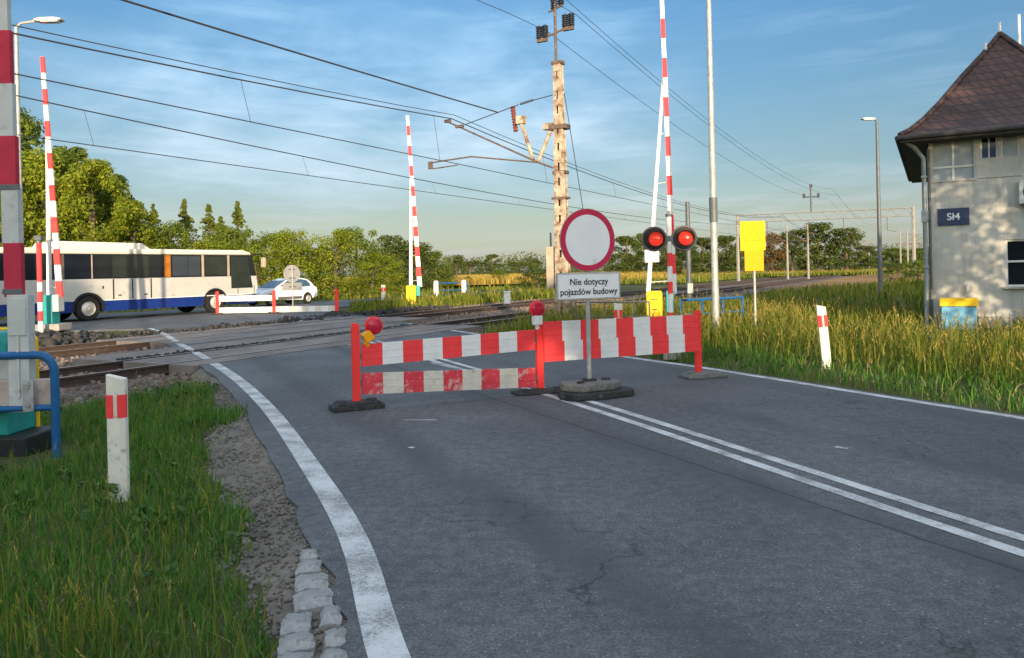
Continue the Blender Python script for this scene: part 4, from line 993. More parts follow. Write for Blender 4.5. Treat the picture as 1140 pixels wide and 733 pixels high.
# striped post left
p = spot(44, 24.2, 0)
t = thing('striped_post', 'short red and white signal post left of the teal barrier casing', 'post', (p[0], p[1], 0))
mb = MB(); zz = [.05, .38, .70, .98, 1.32, 1.62, 2.85]
for i in range(6): mb.tube([(0, 0, zz[i]), (0, 0, zz[i + 1])], .075, 12, i % 2)
mb.build('pole', [M['white'], M['redfilm']], t, smooth=True); MB().tube([(0, 0, 2.85), (0, 0, 2.93)], .085, 12).box((.0, 0, 3.02), (.22, .16, .14)).build('cap', M['darkgalv'], t); MB().box((0, 0, 0), (.5, .5, .14)).build('footing', M['concrete'], t, bevel=.02)

# ------------------------------------------------------------------ blue railing, foreground left
RB0 = ground(63, 508, -.06); ry = RB0.y
t = thing('blue_railing', 'bent blue tube railing with a concrete plank, left foreground', 'railing', (RB0.x, ry, 0))
mb = MB(); path = [(0, 0, -.3), (0, 0, .74)] + [(-.14 + .14 * math.cos(q), -.012 * math.sin(q), .74 + .17 * math.sin(q)) for q in (R(15), R(30), R(45), R(60), R(75), R(90))] + [(-2.2, -.12, .925), (-2.34, -.12, .76), (-2.34, -.12, -.3)]
mb.tube(path, .039, 12); mb.build('top_rail', M['blue'], t, smooth=True)
MB().tube([(0, 0, .405), (-2.34, -.12, .40)], .031, 10).build('lower_rail', M['blue'], t, smooth=True)
MB().box((-1.2, .012, .53), (2.28, .055, .29), R(3)).build('plank', M['plank'], t, bevel=.01)
for x_ in (-.225, -1.5):
    MB().box((x_, -.04 + x_ * .052, .53), (.10, .012, .30), R(3)).tube([(x_, -.045 + x_ * .052, .62), (x_, -.062 + x_ * .052, .62)], .02, 8).tube([(x_, -.045 + x_ * .052, .44), (x_, -.062 + x_ * .052, .44)], .02, 8).build('clamp', M['galv'], t, bevel=.003)

# ------------------------------------------------------------------ lamps and poles
def lamp_post(label, loc, rz, h, r, arm, m, band=None):
    t = thing('street_lamp', label, 'street lamp', loc, rz, 'street lamps')
    mb = MB().tube([(0, 0, -.2), (0, 0, h)], [r, r * .55], 12); mb.build('pole', M[m], t, smooth=True)
    mb = MB().tube([(0, 0, h - .02), (arm * .25, 0, h + .12), (arm, 0, h + .16)], r * .45, 8); mb.build('arm', M[m], t, smooth=True)
    pr = [(-.04, .0), (.12, .06), (.55, .07), (.78, .02), (.74, -.03), (.1, -.05)]
    mb = MB().prism(pr, lambda a, b, d: Vector((arm + a, d, h + .18 + b)), -.13, .13); hd = mb.build('lamp_head', M['greypaint'], t, bevel=.03)
    MB().box((arm + .42, 0, h + .135), (.48, .2, .03)).build('glass', M['lampglass'], hd)
    if band: MB().tube([(0, 0, band[0]), (0, 0, band[1])], r * 1.08, 12).build('band', M['darkgalv'], t, smooth=True)
    MB().box((0, -r, 1.0), (.12, .03, .35)).build('service_door', M[m], t, bevel=.004)
    return t
p = spot(24, 21.3); lamp_post('grey street lamp rising behind the nearest barrier arm, left edge', p, 0, 8.8, .085, .55, 'galv')
p = spot(980, 39.7); lamp_post('dark street lamp standing alone between gantry and building', p, R(190), 9.0, .125, .12, 'darkgalv')
p = ground(797.5, 380, -.05); lamp_post('thick pale street lamp pole right of the red signal lamps, top out of view', (p.x, p.y, -.06), R(150), 9.2, .085, 1.0, 'galv', (3.22 - .55, 3.22 + .0))
# thin dark post behind the signal
p = spot(767, 30, 0)
t = thing('signal_post', 'thin dark post behind the right red signal lamp', 'post', (p[0], p[1], -.2))
MB().tube([(0, 0, 0), (0, 0, 4.4)], [.11, .08], 10).build('pole', M['darkgalv'], t, smooth=True); MB().box((0, 0, .1), (.4, .4, .3)).build('footing', M['concrete'], t, bevel=.02); MB().box((.0, -.1, 1.0), (.22, .16, .4)).build('junction_box', M['galv'], t, bevel=.01)

# crossing signal with two red lamps
p = ground(748, 397, 0)
t = thing('crossing_signal', 'red and white post carrying two round red signal lamps', 'signal', (p.x, p.y, -.04), R(-9))
mb = MB(); zz = [0, .42, .64, .74, 1.10, 1.42, 1.72, 2.05, 2.62]
for i in range(8): mb.tube([(0, 0, zz[i]), (0, 0, zz[i + 1])], .047, 14, i % 2 if i < 6 else (1 if i == 6 else 0))
mb = MB(); seq = [(0, .78, 0), (.78, .84, 1), (.84, 1.18, 0), (1.18, 1.40, 1), (1.40, 1.68, 0), (1.68, 1.92, 1), (1.92, 2.58, 0)]
for z0, z1, m_ in seq: mb.tube([(0, 0, z0), (0, 0, z1)], .047, 14, m_)
mb.build('post', [M['white'], M['redfilm']], t, smooth=True)
MB().tube([(0, 0, 2.58), (0, 0, 2.63)], .06, 12).box((0, 0, 2.66), (.05, .05, .06)).build('cap', M['darkgalv'], t, smooth=True)
MB().box((0, 0, .06), (.3, .3, .14)).build('base', M['concrete'], t, bevel=.015)
for sx in (-1, 1):
    x0 = sx * .265 - .005; zc = 2.18
    bp = MB().lathe((x0, -.02, zc), [(0, 0.0), (.20, .0), (.228, -.01), (.228, -.03), (0, -.035)], 32, axis=(0, -1, 0)).build('backplate', M['black'], t, smooth=True)
    MB().lathe((x0, -.035, zc), [(.200, .012), (.222, .016), (.232, -.0), (.232, -.03)], 32, axis=(0, -1, 0)).build('rim', M['rimgrey'], bp, smooth=True)
    lens = MB().lathe((x0 + .03, -.05, zc), [(.13, 0), (.125, .012), (.09, .03), (.05, .04), (0, .044)], 28, axis=(0, -1, 0)).build('lens', M['redglass'], bp, smooth=True)
    mb = MB(); n = 20; r0 = .15
    vs = []; 
    for k in range(n + 1):
        q = R(-10) + R(200) * k / n; dep = .20 * max(.15, math.sin(min(math.pi, max(0, R(15) + (math.pi - R(30)) * k / n))))
        vs += [(x0 + .03 + r0 * math.cos(q), -.045, zc + r0 * math.sin(q)), (x0 + .03 + r0 * .97 * math.cos(q), -.045 - dep, zc + r0 * .97 * math.sin(q)), (x0 + .03 + r0 * .92 * math.cos(q), -.045 - dep, zc + r0 * .92 * math.sin(q)), (x0 + .03 + r0 * .93 * math.cos(q), -.045, zc + r0 * .93 * math.sin(q))]
    fs = [(4 * k + a, 4 * k + (a + 1) % 4, 4 * k + 4 + (a + 1) % 4, 4 * k + 4 + a) for k in range(n) for a in range(4)]
    mb.add(vs, fs); mb.build('visor', M['black'], bp, smooth=True)
MB().tube([(-.28, .02, 2.18), (.28, .02, 2.18)], .025, 8).box((0, .0, 2.18), (.12, .1, .1)).build('crossbar', M['darkgalv'], t, bevel=.004)

# yellow sign on a post
p = ground(841.5, 376, 0)
t = thing('warning_sign', 'bright yellow board with a triangle over a smaller yellow plate, right verge', 'road sign', (p.x, p.y, -.05), R(-14))
MB().tube([(0, .03, -.2), (0, .03, 2.62)], .03, 10).build('post', M['galv'], t, smooth=True)
up = MB().box((-.02, 0, 2.34), (.54, .014, .66)).build('upper_plate', M['signyellow'], t, bevel=.004)
mb = MB(); tri_o = [(-.21, -.15), (.21, -.15), (0, .23)]; tri_i = [(-.145, -.112), (.145, -.112), (0, .15)]
for k in range(3):
    a, b, c, d = tri_o[k], tri_o[(k + 1) % 3], tri_i[(k + 1) % 3], tri_i[k]; mb.add([(q[0] - .02, -.0095, 2.36 + q[1]) for q in (a, b, c, d)], [(0, 1, 2, 3)])
mb.build('triangle_mark', M['signyellowb'], up)
MB().box((0, 0, 1.78), (.41, .014, .46)).build('lower_plate', M['signyellowb'], t, bevel=.004)
MB().box((0, .015, 2.5), (.2, .025, .05)).box((0, .015, 2.15), (.2, .025, .05)).box((0, .015, 1.8), (.2, .025, .05)).build('clamp', M['darkgalv'], t)

# pedestrian railings behind the boards
def railing(label, p0, p1, h, npk, m, r=.02):
    t = thing('metal_railing', label, 'railing', p0, 0, 'low railings near the crossing'); d = p1 - p0
    MB().tube([(0, 0, h), (d.x, d.y, h)], r, 8).build('top_rail', M[m], t, smooth=True); MB().tube([(0, 0, h * .55), (d.x, d.y, h * .55)], r * .8, 8).build('lower_rail', M[m], t, smooth=True)
    for k in range(npk):
        f = k / (npk - 1); MB().tube([(d.x * f, d.y * f, -.2), (d.x * f, d.y * f, h)], r * 1.1, 8).build('post', M[m], t, smooth=True)
    return t
a = spot(640, 19.2, 0); b = spot(722, 18.6, 0); railing('thin dark railing seen between the info plate and the yellow casing', Vector(a), Vector(b), .80, 6, 'darkgalv')
a = spot(757, 19.0, 0); b = spot(826, 20.0, 0); railing('blue railing behind the crossing signal and pale lamp pole', Vector(a), Vector(b), .80, 4, 'blue', .03)
a = spot(486, 47, 0); b = spot(520, 48.5, 0); t = railing('distant short railing between two white posts beside the far road', Vector(a), Vector(b), 1.0, 2, 'blue', .04)
for px, Y, lb in ((485, 46.7, 'white bollard at the left end of the short distant railing'), (516, 47.6, 'white bollard with red mark at the right end of the short distant railing')):
    q = spot(px, Y, 0); u = thing('bollard', lb, 'bollard', (q[0], q[1], -.05), 0, 'white bollards beside the far road')
    MB().tube([(0, 0, 0), (0, 0, 1.15)], .16, 10).tube([(0, 0, 1.15), (0, 0, 1.22)], [.16, .1], 10).build('body', M['postwhite'], u, smooth=True)
    if px > 500: MB().box((-.165, 0, .98), (.02, .2, .25)).build('red_mark', M['redfilm'], u)
q = spot(564, 33.0, -.2)
t = thing('trackside_box', 'small white equipment box on a short stem beside the far track', 'equipment box', (q[0], q[1], -.2), R(10))
MB().tube([(0, 0, 0), (0, 0, .5)], .05, 8).build('stem', M['darkgalv'], t); MB().box((0, 0, .68), (.26, .2, .5)).box((0, 0, .95), (.3, .25, .04)).build('body', M['white'], t, bevel=.012)

# ------------------------------------------------------------------ catenary
def main_mast():
    base = Vector((1.5, 22.6, -.15))
    t = thing('catenary_mast', 'rusty cream painted mast with cantilever arm over the near track', 'mast', base, math.atan2(-NN.y, -NN.x))   # local +x points over the tracks
    mb = MB(); H = 7.95
    w0, w1 = .40, .19
    for s in (-1, 1):
        for d in (-1, 1):
            mb.tube([(s * w0 / 2, d * .10, 0), (s * w1 / 2, d * .08, H)], [.034, .028], 4)
        mb.add([(s * (w0 / 2 + .012), -.115, 0), (s * (w0 / 2 + .012), .115, 0), (s * (w1 / 2 + .012), .09, H), (s * (w1 / 2 + .012), -.09, H), (s * (w0 / 2 - .012), -.115, 0), (s * (w0 / 2 - .012), .115, 0), (s * (w1 / 2 - .012), .09, H), (s * (w1 / 2 - .012), -.09, H)],
               [(0, 1, 2, 3), (7, 6, 5, 4), (0, 3, 7, 4), (1, 5, 6, 2), (3, 2, 6, 7)])
    for s in (-1, 1):                                # wide channel flanges front and back
        for d in (-.121, .121):
            q0, q1 = s * (w0 / 2 + .02), s * (w1 / 2 + .02); i0, i1 = s * (w0 / 2 - .155), s * (w1 / 2 - .075)
            for e in (-.006, .006): mb.add([(q0, d + e, 0), (i0, d + e, 0), (i1, d * .82 + e, H), (q1, d * .82 + e, H)], [(0, 1, 2, 3)])
    mb.build('column', M['mastpaint'], t)
    mb = MB()
    for k in range(15):
        z_ = .35 + k * .53; w = w0 + (w1 - w0) * z_ / H
        for d in (-1, 1): mb.box((0, d * (.136 - .02 * z_ / H), z_), (w + .03, .012, (.20, .36, .26, .42)[k % 4]))
    mb.build('batten_plate', M['mastpaint'], t)
    MB().box((0, 0, .0), (.9, .7, .5)).build('foundation', M['concrete'], t, bevel=.03)
    for c_, d_ in (((0, -.02, 6.0), (.56, .34, .14)), ((0, -.02, 4.66), (.42, .3, .10)), ((0, 0, H - .05), (.34, .28, .1)), ((0, 0, 3.9), (.5, .3, .06))): MB().box(c_, d_).build('collar', M['mastrust'], t, bevel=.01)
    # top pole with insulators
    tp = MB().tube([(.06, 0, H - 1.2), (.06, 0, 9.75)], .045, 8).tube([(.62, .0, 8.68), (-.42, .0, 8.92)], .035, 8).build('top_bracket', M['mastrust'], t, smooth=True)
    def ins(x, y, z_, s=1.0, up=1):
        pr = [(.03, -.05)]
        for k in range(6): pr += [(.055 * s, k * .05), (.085 * s, k * .05 + .02), (.055 * s, k * .05 + .04)]
        pr += [(.02, .32)]
        return MB().lathe((x, y, z_), [(r_, z2 * s) for r_, z2 in pr], 10).build('insulator', M['insulator'], t, smooth=True)
    for x in (.60, .40): ins(x, 0, 8.72, 1.25)
    for x in (-.26, -.46): ins(x, 0, 8.92, 1.25)
    ins(.10, -.03, 9.52, 1.3); ins(-.12, -.03, 9.62, 1.3)
    MB().tube([(.28, 0, 9.46), (-.2, 0, 9.58)], .03, 6).tube([(.3, 0, 9.93), (.02, 0, 9.98)], .015, 5).box((.5, 0, 8.66), (.34, .1, .1)).box((-.36, 0, 8.86), (.34, .1, .1)).build('crossarm', M['mastrust'], t)
    # cantilever: slanted tube, stay, registration arm
    ca = MB().tube([(.24, 0, 4.82), (.72, 0, 5.02), (3.95, 0, 6.62)], .028, 8).build('cantilever_tube', M['mastrust'], t, smooth=True)
    MB().tube([(.2, 0, 6.98), (.95, 0, 6.90)], .014, 6).tube([(1.35, 0, 6.84), (3.3, 0, 6.45)], .014, 6).build('stay_rod', M['wire'], t)
    def longins(p0, p1, m='ceramic', r=.07):
        p0, p1 = Vector(p0), Vector(p1); pts = []; rs = []
        for k in range(19): pts.append(p0.lerp(p1, k / 18)); rs.append(r if k % 2 else r * .6)
        return MB().tube(pts, rs, 9, 0).build('insulator', M[m], t, smooth=True)
    longins((.85, 0, 6.92), (1.30, 0, 6.85), 'insulator', .04)
    longins((1.62, -.1, 6.84), (1.52, -.1, 6.05), 'ceramic', .085)
    MB().tube([(.25, 0, 6.02), (.72, 0, 5.06)], .06, 8).tube([(1.28, 0, 6.28), (.9, 0, 5.12)], .06, 8).box((1.28, 0, 6.36), (.26, .2, .24)).box((.36, 0, 6.06), (.3, .2, .18)).tube([(1.36, 0, 6.4), (1.56, -.1, 6.3)], .03, 6).build('brace', M['mastpaint'], t, smooth=True)
    MB().tube([(.72, 0, 5.02), (3.1, 0, 5.42), (4.75, 0, 5.36)], .026, 6).tube([(4.7, 0, 5.36), (4.55, 0, 5.16), (3.6, 0, 5.20)], .02, 6).box((4.66, 0, 5.28), (.14, .08, .24)).build('registration_arm', M['mastrust'], t, smooth=True)
    MB().box((3.95, 0, 6.64), (.22, .1, .1)).box((3.5, 0, 6.42), (.3, .09, .09)).build('messenger_clamp', M['mastrust'], t, bevel=.01)
    MB().tube([(-.18, 0, 7.0), (-.9, .0, 2.2)], .012, 5).build('guy_cable', M['wire'], t)
    # cabinet on the side
    cb = MB().box((.40, -.1, 1.85), (.24, .30, 1.25)).build('switch_cabinet', M['cabinetcream'], t, bevel=.015)
    MB().tube([(.42, -.1, 2.47), (.42, -.1, 2.9)], .03, 8).build('cable_riser', M['insulator'], cb)
    return t
main_mast()
def wire(name, label, a, zs_, supports, group=None, dropper=None, r=.011, parent=None):
    """supports: s positions; zs_(s) gives height"""
    pts = [rail(a, s, zs_(s)) for s in np.arange(supports[0], supports[1] + .1, 4)]
    return pts
def sag(z_sup, z_mid, sup):
    def f(s):
        for a, b in zip(sup, sup[1:]):
            if a <= s <= b: u = (s - a) / (b - a); return z_sup - (z_sup - z_mid) * 4 * u * (1 - u)
        return z_sup
    return f
def overhead(label, a, sup, zm, zmid, zc, aux):
    t0 = rail(a, 20, 0); t = thing('overhead_line', label, 'overhead wire', t0, 0, 'railway overhead lines')
    fm = sag(zm, zmid, sup); ss = np.arange(sup[0], sup[-1], 3)
    MB().tube([rail(a, s, fm(s)) - t0 for s in ss], .017, 5).build('messenger_wire', M['wire'], t)
    if aux:
        MB().tube([rail(a + .12, s, fm(s) + .10) - t0 for s in ss], .011, 5).build('auxiliary_wire', M['wire'], t)
    fc = sag(zc, zc - .03, sup)
    MB().tube([rail(a + .06, s, fc(s)) - t0 for s in ss], .013, 5).build('contact_wire', M['wire'], t)
    for s in np.arange(sup[0] + 6.5, sup[-1], 7.5):
        if s > 110 or s < -25: continue
        MB().tube([rail(a, s, fm(s)) - t0, rail(a + .06, s + .2, fc(s)) - t0], .006, 4).build('dropper', M['wire'], t)
overhead('nearer pair of railway wires running through the cantilever arm', -13.45, [-99.5, -39.5, 20.5, 80.5, 140.5, 200.5, 260.5], 6.55, 5.45, 5.12, True)
overhead('lower pair of railway wires passing behind the mast', -18.45, [-70, 2, 85, 145, 205, 265], 6.25, 5.3, 5.02, False)
def single(name, label, a, f, s0, s1, r=.012, cat='overhead wire', grp=None):
    t0 = rail(a, 20, 0); o = MB().tube([rail(a, s, f(s)) - t0 for s in np.arange(s0, s1, 2.5)], r, 5).build(name, M['wire']); o.location = t0
    return tag(o, label, cat, grp)
single('feeder_wire', 'thick feeder wire reaching the brown insulator from the upper left', -11.15, sag(6.35, 5.9, [-40, 21.3]), -38, 21.3, .02)
gP = 'power wires on top of the mast'
for a, z_, lb in ((-10.2, 8.95, 'power wire on the left insulators of the mast top'), (-9.25, 9.3, 'power wire on the right insulators of the mast top'), (-9.7, 9.95, 'highest power wire over the mast tip')):
    single('power_wire', lb, a, sag(z_, z_ - 1.4, [-39.5, 20.5, 91, 160]), -39, 158, .009, 'power wire', gP)

# gantry and plain masts farther along the line
def plain_mast(label, loc, h, rz, arm=1):
    t = thing('railway_mast', label, 'mast', loc, rz, 'distant railway masts')
    MB().tube([(0, 0, -.3), (0, 0, h)], [.17, .11], 6).build('column', M['distmast'], t)
    if arm:
        MB().tube([(0, 0, h * .66), (2.7, 0, h * .86)], .04, 5).tube([(0, 0, h * .92), (2.7, 0, h * .87)], .025, 5).tube([(.4, 0, h * .69), (3.0, 0, h * .70)], .03, 5).build('cantilever', M['mastrust'], t)
        MB().box((.3, 0, h * .68), (.35, .12, .12)).build('insulator', M['ceramic'], t)
    return t
pm = plain_mast('pale railway mast just right of the yellow sign board', spot(877, 100), 7.2, math.atan2(-NN.y, -NN.x))
for lb, px, Y, sc_, rz in (('pale railway mast in the middle under the gantry', 900, 92, .95, math.atan2(-NN.y, -NN.x)), ('short distant mast under the right half of the gantry', 947, 150, 1.0, math.atan2(NN.y, NN.x)), ('slim mast directly left of the far lamp post', 921, 170, 1.0, math.atan2(-NN.y, -NN.x)),
                     ('slim distant mast right of the far lamp post', 1003, 130, 1.0, math.atan2(NN.y, NN.x)), ('slim distant mast close to the right gantry leg', 1011, 112, .9, math.atan2(NN.y, NN.x)), ('distant mast left of the far lamp post near the grove', 968, 190, 1.0, math.atan2(NN.y, NN.x)),
                     ('pale mast piece far behind the building pipe', 1030, 150, .8, math.atan2(NN.y, NN.x))):
    dup(pm, spot(px, Y), rz, lb, sc_)
g0 = Vector(spot(822, 88)); g1 = Vector(spot(1018, 82)); d = g1 - g0
t = thing('railway_gantry', 'lattice gantry spanning the tracks between two tall legs', 'gantry', g0, math.atan2(d.y, d.x)); W = d.length; HG = 7.6
for x in (0, W): MB().tube([(x, 0, -.2), (x, 0, HG + .1)], [.2, .16], 6).build('leg', M['distmast'], t)
mb = MB()
for z_ in (HG, HG - .85):
    for y in (-.25, .25): mb.tube([(0, y, z_), (W, y, z_)], .04, 4)
nb = 26
for k in range(nb):
    x0, x1 = W * k / nb, W * (k + 1) / nb; za, zb_ = (HG, HG - .85) if k % 2 else (HG - .85, HG)
    for y in (-.25, .25): mb.tube([(x0, y, za), (x1, y, zb_)], .022, 4)
mb.build('beam', M['distmast'], t)
mp = MB().tube([(W * .44, 0, HG), (W * .44, 0, HG + 2.9)], .13, 6).build('top_pole', M['darkgalv'], t)
MB().tube([(W * .44 - .8, 0, HG + 1.7), (W * .44 + .8, 0, HG + 1.7)], .05, 5).box((W * .44 - .75, 0, HG + 1.85), (.25, .2, .5)).box((W * .44 + .75, 0, HG + 1.85), (.25, .2, .5)).box((W * .44, 0, HG + 2.9), (.3, .2, .4)).build('insulator', M['insulator'], mp)
for f in (.18, .42, .62, .86):
    MB().tube([(W * f, 0, HG - .85), (W * f, 0, HG - 2.3), (W * f + .9, 0, HG - 2.5)], .04, 5).build('drop_bracket', M['mastrust'], t)

# ------------------------------------------------------------------ signal building, right
def building():
    t = thing('signal_building', 'small rendered railway building with a steep dark tiled roof and navy nameplate', 'building', (bld0.x, bld0.y, -.12), math.atan2(NN.y, NN.x))
    W, D, H = 3.6, 10.0, 4.95
    holes = [(.10, .98, 3.80, 4.80), (1.13, 1.50, 4.28, 4.86), (1.56, 1.95, 4.28, 4.86), (1.60, 2.75, 1.08, 2.24)]
    xs = sorted({0, W, *[h[0] for h in holes], *[h[1] for h in holes]}); zs = sorted({-.3, H, *[h[2] for h in holes], *[h[3] for h in holes]})
    mb = MB()
    for i in range(len(xs) - 1):
        for j in range(len(zs) - 1):
            cx, cz = (xs[i] + xs[i + 1]) / 2, (zs[j] + zs[j + 1]) / 2
            if any(h[0] < cx < h[1] and h[2] < cz < h[3] for h in holes): continue
            mb.add([(xs[i], 0, zs[j]), (xs[i + 1], 0, zs[j]), (xs[i + 1], 0, zs[j + 1]), (xs[i], 0, zs[j + 1])], [(0, 1, 2, 3)])
    for x0, x1, z0, z1 in holes:
        dp = .14; c = [(x0, z0), (x1, z0), (x1, z1), (x0, z1)]
        for k in range(4):
            a, b = c[k], c[(k + 1) % 4]; mb.add([(a[0], 0, a[1]), (a[0], dp, a[1]), (b[0], dp, b[1]), (b[0], 0, b[1])], [(0, 1, 2, 3)])
    for (x0, y0), (x1, y1) in (((W, 0), (W, D)), ((W, D), (0, D)), ((0, D), (0, 0))):
        mb.add([(x0, y0, -.3), (x1, y1, -.3), (x1, y1, H), (x0, y0, H)], [(0, 1, 2, 3)])
    mb.build('wall', M['wall'], t)
    # roof: flared hip
    o = .62; ze = 4.92; zr = 8.02; fr = [(0, 0), (.10, .055), (.22, .15), (.38, .31), (.6, .56), (.82, .79), (1, 1)]
    mb = MB(); rings = []
    for f, g in fr:
        x0, x1 = -o + f * (W / 2 + o), W + o - f * (W / 2 + o); y0, y1 = -o + f * (3.0 + o), D + o - f * (3.0 + o); z_ = ze + (zr - ze) * g
        rings.append([(x0, y0, z_), (x1, y0, z_), (x1, y1, z_), (x0, y1, z_)])
    for a, b in zip(rings, rings[1:]):
        for k in range(4): mb.add([a[k], a[(k + 1) % 4], b[(k + 1) % 4], b[k]], [(0, 1, 2, 3)])
    rf = mb.build('roof', M['roof'], t)
    mb = MB(); e = rings[0]
    for k in range(4):
        a, b = e[k], e[(k + 1) % 4]; mb.add([(a[0], a[1], ze - .001), (b[0], b[1], ze - .001), (b[0], b[1], ze - .16), (a[0], a[1], ze - .16)], [(0, 1, 2, 3)])
    mb.add([(-o, -o, ze - .16), (W + o, -o, ze - .16), (W + o, D + o, ze - .16), (-o, D + o, ze - .16)], [(3, 2, 1, 0)])
    mb.build('eaves_soffit', M['soffit'], t)
    MB().tube([(-o - .05, -o - .06, ze - .05), (W + o, -o - .06, ze - .05)], .06, 8).tube([(-o - .06, -o - .06, ze - .05), (-o - .06, D + o, ze - .05)], .06, 8).build('gutter', M['soffit'], t, smooth=True)
    for k in range(6):
        a, b = Vector(rings[k][0]), Vector(rings[k + 1][0]); 
    for corner in (0, 1):
        MB().tube([Vector(r_[corner]) + Vector((0, 0, .03)) for r_ in rings], .07, 6).build('hip_ridge', M['roof'], rf, smooth=True)
    for x, y, z_, h in ((W / 2, 3.0, 8.0, .35), (W / 2 - .38, 2.4, 7.3, .40), (W / 2 + .5, 3.6, 7.9, .75), (W / 2 + .75, 4.4, 7.8, .75)):
        MB().tube([(x, y, z_ - .2), (x, y, z_ + h)], .035, 6).build('roof_rod', M['winframe'], rf)
    # drainpipe at the near corner
    MB().tube([(-.5, -.45, ze - .12), (-.3, -.25, ze - .28), (-.11, -.12, ze - .55), (-.11, -.12, .0)], .055, 10).build('drainpipe', M['pipe'], t, smooth=True)
    MB().tube([(-.005, -.05, ze - .3), (-.005, -.05, .05)], .035, 8).build('drainpipe', M['darkgalv'], t, smooth=True)
    MB().box((-.11, -.12, 2.9), (.16, .16, .30)).box((-.11, -.12, 3.9), (.14, .14, .05)).box((-.11, -.12, 1.6), (.14, .14, .05)).build('pipe_fitting', M['pipe'], t, bevel=.01)
    # windows
    w = MB().box((.54, .10, 4.3), (.88, .05, 1.0)).build('window', M['wingreyblue'], t); w['label'] = 'blanked pale window with a white cross bar'
    MB().box((.54, .062, 4.3), (.05, .03, 1.0)).box((.54, .060, 4.12), (.88, .03, .05)).build('frame', M['winframe'], w, bevel=.004)
    w = MB().box((1.315, .12, 4.57), (.37, .02, .58)).build('window', M['winglass'], t); MB().box((1.315, .10, 4.42), (.30, .02, .26)).build('lower_pane', M['openblue'], w); MB().box((1.315, .07, 4.57), (.03, .03, .58)).box((1.15, .07, 4.57), (.035, .05, .58)).box((1.48, .07, 4.57), (.035, .05, .58)).build('frame', M['winframe'], w)
    w = MB().box((1.755, .10, 4.57), (.39, .04, .58)).build('window', M['wingreyblue'], t); MB().box((1.58, .066, 4.57), (.04, .03, .58)).box((1.93, .066, 4.57), (.04, .03, .58)).build('frame', M['winframe'], w)
    MB().box((1.53, -.012, 3.80), (.92, .03, .04)).build('ledge', M['wall'], t, bevel=.005)
    MB().box((.54, -.012, 3.765), (.98, .03, .04)).build('ledge', M['wall'], t, bevel=.005)
    w = MB().box((2.175, .12, 1.66), (1.15, .02, 1.16)).build('window', M['winglass'], t)
    f = MB()
    for x in (1.63, 2.175, 2.72): f.box((x, .085, 1.66), (.055, .05, 1.16))
    for z_ in (1.105, 1.70, 2.215): f.box((2.175, .084, z_), (1.15, .046, .05))
    f.build('frame', M['winframe'], w, bevel=.005); MB().box((2.175, -.03, 1.05), (1.28, .14, .05)).build('sill', M['concrete'], w, bevel=.006)
    # nameplate
    s = MB().box((.52, -.02, 2.86), (.69, .03, .43)).build('nameplate', M['navy'], t, bevel=.005)
    MB().box((.52, -.0365, 3.06), (.66, .003, .012)).box((.52, -.0365, 2.66), (.66, .003, .012)).build('nameplate_rim', M['openblue'], s)
    text('lettering', 'Sł4', .25, M['letter'], s, (.52, -.038, 2.855), (R(90), 0, 0), 1.0)
    # air conditioner
    a = MB().box((2.28, -.16, 3.36), (.78, .28, .56)).build('air_conditioner', M['greypaint'], t, bevel=.02)
    MB().disc((2.18, -.302, 3.36), (0, 1, 0), .21, .012, 28).build('fan_grille', M['black'], a)
    MB().box((2.0, -.1, 3.05), (.04, .24, .05)).box((2.56, -.1, 3.05), (.04, .24, .05)).build('bracket', M['darkgalv'], a)
    MB().box((.80, -.04, 1.05), (.07, .08, .16)).tube([(.80, -.06, 1.12), (.80, -.14, 1.16), (.80, -.17, 1.05)], .016, 6).build('wall_tap', M['winframe'], t, bevel=.005)
    MB().box((1.8, -.02, .1), (3.64, .05, .5)).build('plinth', M['concrete'], t, bevel=.01)
    return t
building()
p = Vector((bld0.x, bld0.y, 0)) + NN * .58 - TT * .42
t = thing('utility_cabinet', 'light blue cabinet with a yellow lid against the building wall', 'cabinet', (p.x, p.y, -.15), math.atan2(NN.y, NN.x))
MB().box((0, 0, .33), (.74, .42, .66)).build('body', M['bluebox'], t, bevel=.012); MB().box((0, 0, .76), (.82, .50, .19)).build('lid', M['yellow'], t, bevel=.012)
MB().box((0, -.213, .34), (.60, .008, .50)).build('door', M['bluebox'], t, bevel=.003)

# ------------------------------------------------------------------ bus
def wheel(parent, x, y, r, w, side, rim='rim'):
    tw = MB().lathe((x, y, r), [(r * .58, -w / 2), (r * .92, -w / 2), (r, -w * .36), (r, w * .36), (r * .92, w / 2), (r * .58, w / 2)], 28, axis=(0, side, 0)).build('wheel', M['tyre'], parent, smooth=True)
    MB().lathe((x, y, r), [(r * .60, w * .44), (r * .55, w * .30), (r * .40, w * .36), (r * .26, w * .52), (r * .12, w * .56), (0, w * .56)], 24, axis=(0, side, 0)).build('rim', M[rim], tw, smooth=True)
    mb = MB()
    for k in range(8):
        q = k * math.pi / 4; mb.box((x + math.cos(q) * r * .2, y + side * w * .55, r + math.sin(q) * r * .2), (.03, .03, .03))
    mb.build('hub_nuts', M['cargrey'], tw)
def arc_cut(xc, r, zc, z_base, n=12):
    q0 = math.asin((z_base - zc) / r); return [(xc + r * math.cos(math.pi - q0 - (math.pi - 2 * q0) * k / n), zc + r * math.sin(math.pi - q0 - (math.pi - 2 * q0) * k / n)) for k in range(n + 1)]
